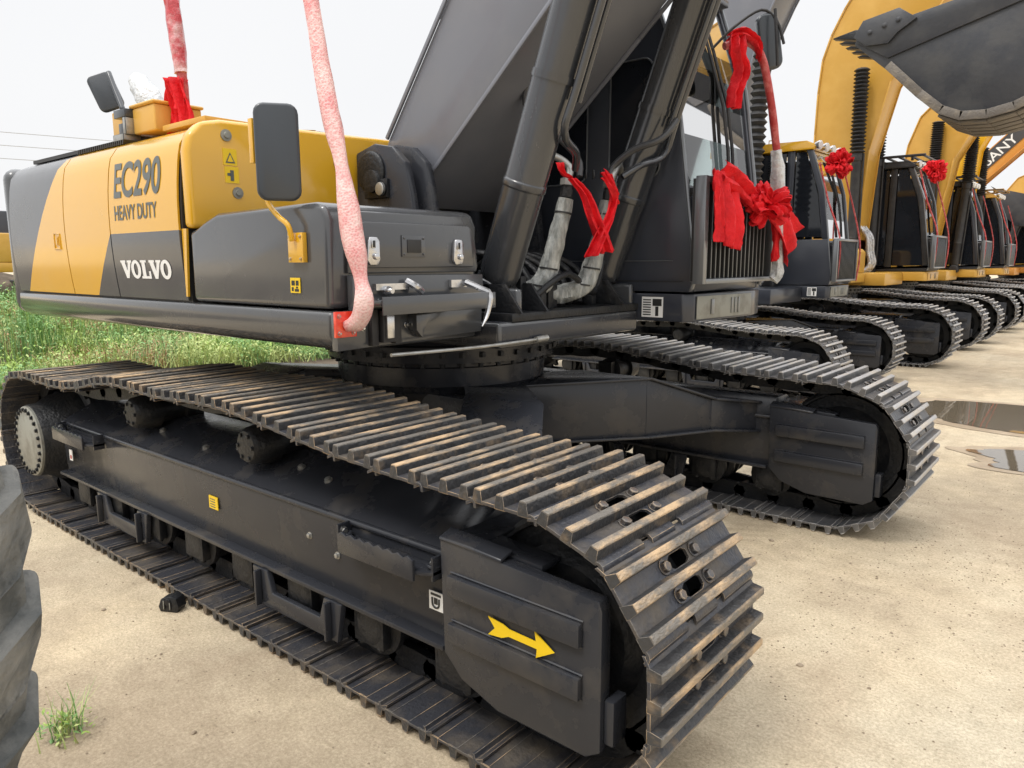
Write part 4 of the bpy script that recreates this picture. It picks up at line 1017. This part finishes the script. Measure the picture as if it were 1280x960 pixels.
# second machine
L2 = (-1.15, 5.78, 0)
bo2 = W(L2, .9, [(-1.30, 1.75), (-1.27, 2.6), (-1.42, 3.5), (-1.30, 4.6), (-.75, 5.7), (.55, 7.0), (2.9, 7.3), (4.2, 6.9), (4.2, 6.5), (2.8, 6.6), (1.0, 6.15), (-.2, 5.1), (-.62, 4.34), (-.83, 3.9), (-1.02, 2.9), (-1.08, 1.7)])
e2 = other('second excavator in the row with dark cab, yellow roof slab and grey boom', L2, .9, 'cab', 'cab', 'yellow', 2, 'boom', bo2,
           [(-.42, (.42, 1.3), (.50, 4.15), .95), (.42, (.42, 1.3), (.44, 2.95), .95)], detail=True, dx=.24)
def bucket(root, loc, s, y0, y1, pts_fn=None):
    f = lambda pts: [((x - loc[0]) / s, (z - loc[2]) / s) for x, z in pts]
    ya, yb = (y0 - loc[1]) / s, (y1 - loc[1]) / s
    b = MB()
    side = f([(.30, 3.60), (.33, 3.70), (.62, 3.735), (1.15, 3.83), (1.75, 3.98), (2.35, 4.12), (2.50, 3.80), (2.42, 3.45), (2.20, 3.12), (1.95, 2.90), (1.72, 2.795), (1.50, 2.75), (1.28, 2.76), (1.10, 2.84), (.90, 3.02), (.60, 3.33)])
    b.py(side, ya, ya + .03); b.py(side, yb - .03, yb)
    band = f([(.33, 3.605), (.36, 3.70), (.62, 3.745), (1.15, 3.84), (1.75, 3.99), (2.35, 4.13), (2.36, 3.92), (1.7, 3.73), (1.1, 3.56), (.62, 3.42)])
    b.py(band, ya - .025, ya - .001); b.py(band, yb + .001, yb + .025)
    sh = f([(.30, 3.60), (.60, 3.33), (.90, 3.02), (1.10, 2.84), (1.28, 2.76), (1.50, 2.75), (1.72, 2.795), (1.95, 2.90), (2.20, 3.12), (2.42, 3.45), (2.50, 3.80), (2.35, 4.12)])
    for (a, c), (d, e) in zip(sh[:-1], sh[1:]):
        l = math.hypot(d - a, e - c); nx, nz = (e - c) / l * .03, -(d - a) / l * .03
        b.extr([(a, ya + .031, c), (d, ya + .031, e), (d - nx, ya + .031, e - nz), (a - nx, ya + .031, c - nz)], (0, yb - ya - .062, 0))
    bk = b.build('bucket', 'bucket', root, bevel=.004)
    b = MB(); n = 5; w = (yb - ya) / n
    for k in range(n):
        y = ya + .02 + k * w
        for (a, c), (d, e) in zip(sh[3:-2], sh[4:-1]):
            l = math.hypot(d - a, e - c); nx, nz = (e - c) / l, -(d - a) / l
            b.extr([(a + nx * .002, y, c + nz * .002), (d + nx * .002, y, e + nz * .002), (d + nx * .022, y, e + nz * .022), (a + nx * .022, y, c + nz * .022)], (0, w * .72, 0))
    for yy in (ya - .03, yb + .002):            # heel strips wrapping the lower edge of the side plates
        for (a, c), (d, e) in zip(sh[1:-2], sh[2:-1]):
            l = math.hypot(d - a, e - c); nx, nz = (e - c) / l * .09, -(d - a) / l * .09
            b.extr([(a, yy, c), (d, yy, e), (d - nx, yy, e - nz), (a - nx, yy, c - nz)], (0, .028, 0))
    b.build('wear_strip', 'wear', bk, bevel=.003)
    for k in range(5):
        y = ya + .06 + k * ((yb - ya) - .24) / 4
        b = MB(); t = f([(.06, 3.715), (.30, 3.66), (.46, 3.52), (.50, 3.60), (.40, 3.74), (.28, 3.76)]); b.py(t, y, y + .12); b.build('bucket_tooth', 'dark', bk, bevel=.008)
    b = MB()
    sc_ = f([(.30, 3.66), (.38, 3.80), (.70, 3.86), (.86, 3.74), (.70, 3.64), (.62, 3.55), (.42, 3.56)])
    b.py(sc_, ya - .06, ya - .027)
    for x, z in ((.45, 3.68), (.58, 3.72), (.70, 3.75)):
        (xx, zz), = f([(x, z)]); b.bolt((xx, ya - .06, zz), (0, -1, 0), .022, .02)
    b.build('side_cutter', 'bucket', bk, bevel=.006)
    b = MB()
    for y in (ya + (yb - ya) * .35, ya + (yb - ya) * .6): b.py(f([(1.9, 3.9), (2.55, 3.7), (3.0, 4.2), (2.6, 4.5), (2.2, 4.3)]), y, y + .05)
    b.build('bucket_ears', 'bucket', bk)
    b = MB(); flanged(b, f([(2.5, 4.0), (2.3, 4.35), (2.9, 5.6), (3.9, 7.2), (4.5, 7.0), (4.6, 6.5), (3.4, 4.9), (2.8, 4.0)]), (ya + yb) / 2 - .2, (ya + yb) / 2 + .2, [(0, 1), (1, 2), (2, 3)])
    b.build('dipper_arm', 'boom', root, bevel=.004)
bucket(e2, L2, .9, 5.25, 6.35)
# third machine
L3 = (-1.0, 10.0, 0)
bo3 = W(L3, 1, [(-1.46, 2.0), (-1.48, 3.48), (-1.47, 4.1), (-1.43, 4.6), (-1.32, 4.95), (-1.15, 5.3), (-.95, 5.62), (-.70, 5.95), (.2, 6.8), (2.6, 7.6), (5.0, 7.2), (5.0, 6.7), (2.7, 6.7), (1.0, 6.0), (.22, 5.2), (-.42, 4.15), (-.66, 3.17), (-.75, 1.8)])
e3 = other('third excavator in the row, black cab under a roof guard on an ochre yellow deck', L3, 1.0, 'black', 'ochre', 'black', 3, 'ochre', bo3,
           [(-.50, (.25, 1.3), (.22, 4.35), 1.8), (.42, (.30, 1.3), (.30, 4.1), 1.8)], dx=.20, lead='redd')
L4 = (-.95, 14.0, 0)
bo4 = W(L4, 1, [(-1.15, 1.9), (-1.02, 3.3), (-.97, 3.71), (-.79, 4.23), (-.53, 4.5), (.3, 5.1), (2.2, 5.8), (2.5, 5.4), (1.1, 4.9), (.45, 4.35), (.10, 3.9), (-.17, 3.41), (-.26, 2.81), (-.4, 1.8)])
e4 = other('fourth excavator in the row with rounded dark blue-black cab and ochre boom', L4, 1.0, 'cab', 'ochre', 'black', 3, 'ochre', bo4,
           [(-.42, (.45, 1.3), (.50, 4.1), 1.9), (.42, (.85, 1.3), (.98, 3.9), 1.7)], dx=.30, lead='redd')
L5 = (-.9, 17.6, 0)
BO5 = [(-1.4, 2.0), (-1.3, 3.2), (-1.0, 4.0), (-.65, 4.7), (.1, 5.5), (1.6, 6.2), (3.2, 6.6), (3.3, 6.1), (1.7, 5.6), (.5, 5.2), (-.03, 4.55), (-.29, 4.0), (-.35, 3.22), (-.4, 1.9)]
bo5 = W(L5, 1, BO5)
e5 = other('fifth excavator in the row, bright yellow boom behind black bellows', L5, 1.0, 'cab', 'ochre', 'ochre', 3, 'bright', bo5,
           [(-.42, (.56, 1.3), (.50, 4.25), 1.7), (.42, (.66, 1.3), (.62, 4.1), 1.7)], dx=.3, split=False)
L6 = (-.6, 21.4, 0)
bo6 = W(L6, 1, [(-1.6, 2.1), (-1.31, 3.69), (.12, 5.11), (3.0, 7.9), (3.4, 7.5), (.19, 4.42), (-1.0, 3.25), (-1.0, 1.9)])
e6 = other('sixth excavator in the row whose slanting orange boom carries white lettering', L6, 1.0, 'greyb', 'orange', 'orange', 3, 'orange', bo6,
           [(-.42, (.5, 1.3), (1.4, 4.4), 2.0)], dx=.3, split=False)
b = MB(); cu_ang = math.atan2(1.42, 1.43); ca, sa = math.cos(cu_ang), math.sin(cu_ang)
tb_ = MB(); text_mb(tb_, 'SANY', 0, 0, 0, .92, .24, offset=.01)
for (x, y, z) in tb_.v: b.v.append((.02 + x * ca - z * sa, -.3240, 3.98 + x * sa + z * ca))
b.f = tb_.f; b.m = tb_.m
bm6 = [o for o in e6.children if o.name.split('.')[0] == 'boom'][0]
p6 = MB(); p6.extr([(-.20 + x * ca - z * sa, -.3215, 3.76 + x * sa + z * ca) for x, z in ((-.05, -.04), (1.6, -.04), (1.6, .30), (-.05, .30))], (0, -.001, 0)); p6.build('dark_name_panel', 'grey', bm6)
b.build('name_lettering', 'white', bm6)
L7 = (.4, 25.5, 0)
bo7 = W(L7, 1, [(-.9, 2.0), (-.8, 3.3), (-.3, 4.0), (.5, 4.35), (1.6, 3.9), (2.6, 3.6), (2.6, 3.2), (1.4, 3.3), (.6, 3.4), (.2, 2.9), (0, 1.9)])
e7 = other('seventh and farthest excavator of the row, low yellow boom at the right edge', L7, 1.0, 'greyb', 'ochre', 'ochre', 3, 'ochre', bo7,
           [(-.42, (.5, 1.3), (.6, 3.3), 1.2)], dx=.3, split=False)
# the sixth machine's curled bucket
f6 = lambda pts: [(x - L6[0], z) for x, z in pts]
b = MB(); side = f6([(-.32, 3.34), (.0, 3.30), (.5, 3.16), (1.0, 3.1), (1.3, 2.9), (1.25, 2.6), (1.0, 2.42), (.6, 2.34), (.2, 2.40), (-.05, 2.62), (-.22, 2.95)])
b.py(side, -.5, -.47); b.py(side, .47, .5)
for (a, c), (d, e) in zip(side[3:], side[4:]): b.extr([(a, -.469, c), (d, -.469, e), (d, -.469, e + .03), (a, -.469, c + .03)], (0, .938, 0))
bk6 = b.build('bucket', 'bucket', e6, bevel=.01)
for k in range(4):
    b = MB(); b.py(f6([(-.46, 3.46), (-.30, 3.36), (-.22, 3.22), (-.30, 3.28)]), -.45 + k * .26, -.37 + k * .26); b.build('bucket_tooth', 'dark', bk6)
b = MB(); b.py(f6([(.7, 3.12), (1.0, 3.3), (2.6, 6.6), (3.1, 6.3), (1.5, 3.0)]), -.18, .18); b.build('dipper_arm', 'orange', e6)
ro = tag(solid(rosette('rosette', (-.06, 6.23, 2.57), .175, '', seed=5, n=30).build('red_rosette', 'red')), 'round red cloth rosette hung under the work lights of the yellow roofed cab', 'rosette', 'red rosettes on the cab fronts')
ro = tag(solid(rosette('rosette', (.18, 10.25, 2.83), .18, '', seed=6, n=30).build('red_rosette', 'red')), 'smaller round red rosette under the roof guard of the third cab', 'rosette', 'red rosettes on the cab fronts')

# ------------------------------------------------------------------ machine glimpsed at the far left
e8 = tag(empty('excavator', (-26.5, 5.0, 0), R(180)), 'distant yellow and dark excavator glimpsed at the far left edge behind the weeds', 'excavator')
b = MB(); b.box(-2.4, .9, -1.3, 1.3, 1.2, 1.5); b.build('revolving_deck', 'ochre', e8, bevel=.03)
b = MB(); b.box(-2.4, -.3, -1.3, 1.3, 1.5, 2.4); b.build('engine_hood', 'ochre', e8, bevel=.05)
b = MB(); b.box(-.2, 1.0, -1.3, -.2, 1.5, 3.2); b.build('cab', 'cab', e8, bevel=.05)
for s in (-1, 1):
    b = MB(); b.py([(-2.2, .05), (1.7, .05), (2.1, .45), (1.7, .9), (-2.2, .9), (-2.6, .45)], s * 1.3 - .3, s * 1.3 + .3); b.build('crawler_track', 'dark', e8, bevel=.05)
b = MB(); flanged(b, [(-.2, 2.0), (-.1, 2.6), (2.6, 5.2), (5.2, 4.6), (5.1, 4.2), (2.8, 4.5), (.4, 2.0)], .0, .5, [(1, 2), (2, 3)]); b.build('boom', 'ochre', e8)

# ------------------------------------------------------------------ loader tyre at the left edge
def tyre():
    root = empty('tyre', (.728, -3.309, 0), 0); root.scale = (1.17,) * 3; tag(root, 'huge dusty lugged tyre at the left edge of the picture', 'tyre')
    ax = Vector((-.639, .769, 0)); up = Vector((0, 0, 1)); rt = up.cross(ax)
    c = Vector((0, 0, .84)) - ax * .10; b = MB(); Rr = .80; w = .50
    b.lathe([(.42, -.02), (.50, -.03), (.68, .0), (.76, .05), (Rr + .022, .12), (Rr + .022, w - .12), (.76, w - .05), (.68, w), (.50, w + .03), (.42, w + .02), (.40, w / 2)], c - ax * (w / 2), ax, 96, 0, cap=False)
    t = b.build('tyre_carcass', 'tyre', root)
    b = MB(); n = 34
    for k in range(n):
        for sd in (0, 1):
            a0 = 2 * PI * (k + .5 * sd) / n; da = .128
            def P(a, r, h): return c + ax * (h - w / 2) + (rt * math.cos(a) + up * math.sin(a)) * r
            h0, h1 = (.06, w * .56) if sd else (w - .06, w * .44)
            sk = .09
            for_r = (.785, .838)
            p = [P(a0, for_r[1] - .035, h0), P(a0 + da, for_r[1] - .035, h0), P(a0 + da + sk * .4, for_r[1], h0 + (h1 - h0) * .35), P(a0 + da * .95 + sk, for_r[1], h1), P(a0 + sk, for_r[1], h1), P(a0 + sk * .4, for_r[1], h0 + (h1 - h0) * .35)]
            q = [P(a0, for_r[0] - .03, h0 + 0), P(a0 + da, for_r[0] - .03, h0), P(a0 + da + sk * .4, for_r[0], h0 + (h1 - h0) * .35), P(a0 + da + sk, for_r[0], h1), P(a0 + sk, for_r[0], h1), P(a0 + sk * .4, for_r[0], h0 + (h1 - h0) * .35)]
            i = len(b.v); b.v += [tuple(v) for v in p + q]
            b.f.append(tuple(i + j for j in range(6))); b.m.append(0)
            for j in range(6): b.f.append((i + j, i + (j + 1) % 6, i + 6 + (j + 1) % 6, i + 6 + j)); b.m.append(0)
    b.build('tread_lugs', 'tyre', t, bevel=.012, seg=3)
    b = MB(); b.lathe([(.10, .10), (.38, .10), (.42, .05), (.43, 0), (.43, w), (.42, w - .05), (.38, w - .12), (.10, w - .12)], c - ax * (w / 2), ax, 48); b.build('rim', 'ochre', root)
tyre()

# small steel block lying by the near track
b = MB()
b.py([(-.035, 0), (.035, 0), (.045, .02), (.035, .055), (.012, .062), (-.03, .05), (-.042, .02)], -.025, .025); b.box(-.02, -.012, -.03, -.0255, .01, .05, 1); b.box(.006, .014, -.03, -.0255, .01, .045, 1)
b.cyl((0, -.03, .04), (0, .04, .045), .014, n=10)
o = b.build('track_bolt_block', ['dark', 'cover'], bevel=.004, loc=(-.33, -1.66, .001)); tag(o, 'small greasy steel block lying on the concrete beside the near track', 'steel block'); o.rotation_euler = (0, 0, .5)
o.scale = (1.1, 1.1, 1.1)

# ------------------------------------------------------------------ ground, puddles, weeds
b = MB(); b.poly([(-1500, -1500, 0), (1500, -1500, 0), (1500, 1500, 0), (-1500, 1500, 0)]); tag(b.build('ground', 'ground'), kind='structure')
def puddle(cx, cy, rx, ry, seed, ang=0, name='puddle', m='water', z=.008):
    if name == 'puddle': puddle(cx, cy, rx * 1.07 + .05, ry * 1.10 + .05, seed, ang, 'wet_margin', 'wetmud', .004)
    b = MB(); pts = []
    for k in range(90):
        a = 2 * PI * k / 90; n = 1 + .38 * noise.noise(Vector((math.cos(a) * 1.6 + seed, math.sin(a) * 1.6, seed))) + .10 * noise.noise(Vector((math.cos(a) * 7, math.sin(a) * 7, seed)))
        x, y = rx * n * math.cos(a), ry * n * math.sin(a); pts.append((cx + x * math.cos(ang) - y * math.sin(ang), cy + x * math.sin(ang) + y * math.cos(ang), z))
    b.poly(pts); tag(b.build(name, m), kind='structure')
puddle(3.2, 5.25, 2.3, .92, 1.0); puddle(3.1, 3.55, 1.25, .50, 4.0, .12); puddle(3.3, 12.6, 1.6, .25, 7.0)

# grit scattered on the yard
g = MB(); rnd = random.Random(4)
for k in range(2600):
    x = rnd.uniform(-2.5, 5); y = rnd.uniform(-2.6, 5) if rnd.random() < .6 else rnd.uniform(-2.8, -1.65)
    if rnd.random() < .45: x, y = rnd.gauss(2.1, .5), rnd.gauss(.8, .8)
    s = rnd.uniform(.0015, .0045) * (1.8 if rnd.random() < .03 else 1); i = len(g.v)
    for dx_, dy_, dz_ in ((-1, -.7, 0), (1, -.8, 0), (.9, .8, 0), (-.8, .9, 0), (-.4, -.3, 1), (.5, -.2, .8), (.3, .5, .9)): g.v.append((x + dx_ * s * rnd.uniform(.7, 1.2), y + dy_ * s * rnd.uniform(.7, 1.2), .0005 + dz_ * s * .8))
    for f in ((0, 1, 5, 4), (1, 2, 6, 5), (2, 3, 6), (3, 0, 4), (3, 4, 6), (4, 5, 6)): g.f.append(tuple(i + q for q in f)); g.m.append(0)
tag(g.build('loose_grit', 'grit'), 'loose grit and crumbs of soil on the concrete', 'grit', kind='stuff')

def stone(x, y, r, k):
    b = MB(); rs = random.Random(k); i = 0; n = 9
    for j, (h, q) in enumerate(((-.2, .8), (.25, 1.0), (.6, .75), (.8, .3))):
        for a in range(n): t = 2 * PI * a / n; q2 = q * rs.uniform(.8, 1.15); b.v.append((r * q2 * math.cos(t), r * q2 * .75 * math.sin(t), r * h * rs.uniform(.85, 1.1)))
    for j in range(3):
        for a in range(n): p = j * n + a; p2 = j * n + (a + 1) % n; b.f.append((p, p2, p2 + n, p + n)); b.m.append(0)
    b.f.append(tuple(3 * n + a for a in range(n))); b.m.append(0)
    o = b.build('stone', 'grit', loc=(x, y, 0)); o.rotation_euler = (0, 0, rs.uniform(0, 6)); return o
for k, (x, y, r, lb) in enumerate(((1.88, -.42, .013, 'brown pebble on the open concrete right of the near track front'), (2.52, .30, .016, 'largest of the loose stones on the dark stained concrete at right'),
                                   (1.35, .72, .014, 'pale stone on the concrete just before the far track'), (.55, -2.02, .010, 'small stone on the sandy concrete beside the weed tuft'), (-.55, -1.85, .010, 'little flat stone on the concrete outside the near track'))):
    tag(stone(x, y, r, k), lb, 'stone', 'stones lying on the yard')

def blade(mb, x, y, z0, h, w, lean, az, m, segs=3):
    c, s = math.cos(az), math.sin(az); i = len(mb.v)
    for k in range(segs + 1):
        t = k / segs; off = lean * t * t; ww = w * (1 - t * .85); zz = z0 + h * t * (1 - .25 * lean * t)
        px_, py_ = x + c * off, y + s * off
        mb.v.append((px_ - s * ww, py_ + c * ww, zz)); mb.v.append((px_ + s * ww, py_ - c * ww, zz))
    for k in range(segs): a = i + 2 * k; mb.f.append((a, a + 1, a + 3, a + 2)); mb.m.append(m)
def leaf(mb, x, y, z, r, az, el, m):
    c, s = math.cos(az), math.sin(az); ce, se = math.cos(el), math.sin(el); i = len(mb.v)
    tip = (x + c * ce * r * 2, y + s * ce * r * 2, z + se * r * 2); mid = (x + c * ce * r, y + s * ce * r, z + se * r + r * .12)
    mb.v += [(x, y, z), (mid[0] - s * r * .45, mid[1] + c * r * .45, mid[2]), tip, (mid[0] + s * r * .45, mid[1] - c * r * .45, mid[2])]
    mb.f.append((i, i + 1, i + 2, i + 3)); mb.m.append(m)

# the weed by the tyre
b = MB(); rnd = random.Random(9)
for k in range(70): blade(b, rnd.gauss(0, .035), rnd.gauss(0, .03), 0, rnd.uniform(.03, .15), rnd.uniform(.0015, .0035), rnd.uniform(.02, .11), rnd.uniform(0, 6.28), 0 if rnd.random() < .6 else 1)
for k in range(110):
    a = rnd.uniform(0, 6.28); d = rnd.uniform(0, .09); leaf(b, d * math.cos(a), d * math.sin(a), rnd.uniform(.005, .06), rnd.uniform(.006, .014), rnd.uniform(0, 6.28), rnd.uniform(-.2, .9), rnd.choice((0, 1, 2)))
o = b.build('weed', ['leafb', 'leafc', 'leafa'], loc=(.235, -2.275, 0)); tag(o, 'small tuft of weeds growing from a crack beside the big tyre', 'weed')

# rough ground and rank weeds behind
b = MB(); nx_, ny_ = 60, 46; rnd = random.Random(2)
def hgt(x, y):
    e = min(1, max(0, (-5.7 - .10 * (y - 1) - x) / 1.2)); 
    return e * (.10 + .16 * noise.noise(Vector((x * .35, y * .35, 0))) + .05 * noise.noise(Vector((x, y, 3)))) - .02 * (1 - e)
for j in range(ny_ + 1):
    for i in range(nx_ + 1): x = -5 - 40 * i / nx_; y = -10 + 34 * j / ny_; b.v.append((x, y, hgt(x, y)))
for j in range(ny_):
    for i in range(nx_): a = j * (nx_ + 1) + i; b.f.append((a, a + 1, a + nx_ + 2, a + nx_ + 1)); b.m.append(0)
tag(b.build('rough_earth', 'soil'), kind='structure')
b = MB()
for k in range(17500):
    d = rnd.random() ** 1.6; x = -6.2 - 18 * d; y = rnd.uniform(-3.5 + .0 * d, 7.5 + 8 * d)
    x -= .10 * (y - 1)
    z = hgt(x, y)
    if z < 0: continue
    cl = noise.noise(Vector((x * .45, y * .45, 5))); bush = max(0, noise.noise(Vector((x * .9 + 4, y * .9, 2))) - .12); tall = .16 + .45 * max(0, cl + .3) + .95 * bush + .22 * d
    v = noise.noise(Vector((x * .8, y * .8, 9)))
    m = 0 if v > .12 else (1 if v > -.15 else 2)
    if rnd.random() < .2: m = rnd.randrange(3)
    if noise.noise(Vector((x * .7, y * .7, 21))) > .22 and rnd.random() < .6: m = 3
    elif bush > .12 and rnd.random() < .75: m = 2
    n = 3 if m != 2 else 2
    for q in range(n): blade(b, x + rnd.gauss(0, .06), y + rnd.gauss(0, .06), z, tall * rnd.uniform(.5, 1.15), rnd.uniform(.004, .010) * (1 + d), rnd.uniform(.03, .28), rnd.uniform(0, 6.28), m)
    for q in range((4 if m != 3 else 9) + (7 if bush > .12 else 0)):
        leaf(b, x + rnd.gauss(0, .08), y + rnd.gauss(0, .08), z + tall * rnd.uniform(.15, 1.0), rnd.uniform(.014, .038) * (1 + .5 * d) * (.6 if m == 3 else 1), rnd.uniform(0, 6.28), rnd.uniform(-.4, .8), m)
me = bpy.data.meshes.new('weeds'); me.from_pydata(b.v, [], b.f)
for k in ('leafa', 'leafb', 'leafc', 'leafd'): me.materials.append(M[k])
me.polygons.foreach_set('material_index', b.m)
o = bpy.data.objects.new('rank_weeds', me); col.objects.link(o); tag(o, 'rank grass and seeding weeds behind the parked machine', 'weeds', kind='stuff')
# spoil heap and overhead wires far left
b = MB(); n = 40
for j in range(n + 1):
    for i in range(n + 1):
        x = -34 + 9 * i / n; y = -2 + 14 * j / n; u = 2 * i / n - 1; v = 2 * j / n - 1; r = math.hypot(u, v)
        b.v.append((x, y, max(-.1, 1.35 * (1 - r) + .3 * noise.noise(Vector((x * .8, y * .8, 1))) + .15 * noise.noise(Vector((x * 3, y * 3, 1))))))
for j in range(n):
    for i in range(n): a = j * (n + 1) + i; b.f.append((a, a + 1, a + n + 2, a + n + 1)); b.m.append(0)
tag(b.build('spoil_heap', 'soil'), kind='structure')
for k, z in enumerate((13.2, 12.1, 11.0)):
    b = MB(); b.tube([(-95, -50, z + 1.0), (-82, -10, z - .1), (-70, 30, z - .6), (-58, 70, z)], .028, 5)
    tag(b.build('overhead_wire', 'wire'), ('uppermost', 'middle', 'lowest')[k] + ' of three thin overhead wires against the sky at far left', 'wire', 'overhead wires')

# ------------------------------------------------------------------ camera, sky, sun
cd = bpy.data.cameras.new('camera'); cam = bpy.data.objects.new('camera', cd); col.objects.link(cam); sc.camera = cam
cd.sensor_fit = 'HORIZONTAL'; cd.sensor_width = 36; cd.lens = 921.2 / 1280 * 36; cd.clip_end = 5000; cd.clip_start = .05
a, t, r = R(129.677), R(9.341), R(-.151)
fw = Vector((math.cos(a) * math.cos(t), math.sin(a) * math.cos(t), -math.sin(t))); rt = Vector((math.sin(a), -math.cos(a), 0)); up = rt.cross(fw)
rt2 = rt * math.cos(r) + up * math.sin(r); up2 = -rt * math.sin(r) + up * math.cos(r)
mt = Matrix((rt2, up2, -fw)).transposed().to_4x4(); mt.translation = Vector((2.66, -2.999, 1.452)); cam.matrix_world = mt

SUN_EL, SUN_AZ = 58, -100            # overcast: a very soft, weak sun behind and to the right of the camera
w = bpy.data.worlds.new('World'); sc.world = w; w.use_nodes = True; nt = w.node_tree; N = nt.nodes; Lk = nt.links
bg = N['Background']; sky = N.new('ShaderNodeTexSky'); sky.sky_type = 'NISHITA'; sky.sun_disc = False
sky.sun_elevation = R(SUN_EL); sky.sun_rotation = R(90 - SUN_AZ); sky.dust_density = 6; sky.air_density = 1.2
mx = N.new('ShaderNodeMix'); mx.data_type = 'RGBA'; mx.inputs['Factor'].default_value = .93
tc = N.new('ShaderNodeTexCoord'); cn = N.new('ShaderNodeTexNoise'); cn.inputs['Scale'].default_value = 1.6; cn.inputs['Detail'].default_value = 4
Lk.new(tc.outputs['Generated'], cn.inputs['Vector'])
cr = N.new('ShaderNodeValToRGB'); cr.color_ramp.elements[0].position = .3; cr.color_ramp.elements[0].color = (8.9, 8.95, 9.1, 1); cr.color_ramp.elements[1].position = .75; cr.color_ramp.elements[1].color = (9.4, 9.4, 9.45, 1)
Lk.new(cn.outputs['Fac'], cr.inputs['Fac']); Lk.new(sky.outputs['Color'], mx.inputs['A']); Lk.new(cr.outputs['Color'], mx.inputs['B'])
sp = N.new('ShaderNodeSeparateXYZ'); Lk.new(tc.outputs['Generated'], sp.inputs[0])        # overcast dome, brighter towards the zenith
zr = N.new('ShaderNodeMapRange'); zr.inputs['From Min'].default_value = .42; zr.inputs['From Max'].default_value = .95; zr.inputs['To Min'].default_value = 1.0; zr.inputs['To Max'].default_value = 2.9
Lk.new(sp.outputs['Z'], zr.inputs['Value'])
vm = N.new('ShaderNodeVectorMath'); vm.operation = 'SCALE'; Lk.new(mx.outputs['Result'], vm.inputs[0]); Lk.new(zr.outputs['Result'], vm.inputs['Scale'])
Lk.new(vm.outputs[0], bg.inputs['Color']); bg.inputs['Strength'].default_value = .10
ld = bpy.data.lights.new('sun', 'SUN'); ld.energy = 1.3; ld.angle = R(14); ld.color = (1, .965, .91)
so = bpy.data.objects.new('sun', ld); col.objects.link(so)
dv = Vector((math.cos(R(SUN_AZ)) * math.cos(R(SUN_EL)), math.sin(R(SUN_AZ)) * math.cos(R(SUN_EL)), math.sin(R(SUN_EL))))
so.rotation_euler = dv.to_track_quat('Z', 'Y').to_euler(); so.location = dv * 30
sc.view_settings.view_transform = 'Standard'; sc.view_settings.look = 'None'; sc.view_settings.gamma = 1; sc.view_settings.exposure = 0.12
sc.view_settings.use_curve_mapping = False
sc.cycles.use_denoising = True; sc.cycles.max_bounces = 6; sc.cycles.transparent_max_bounces = 12
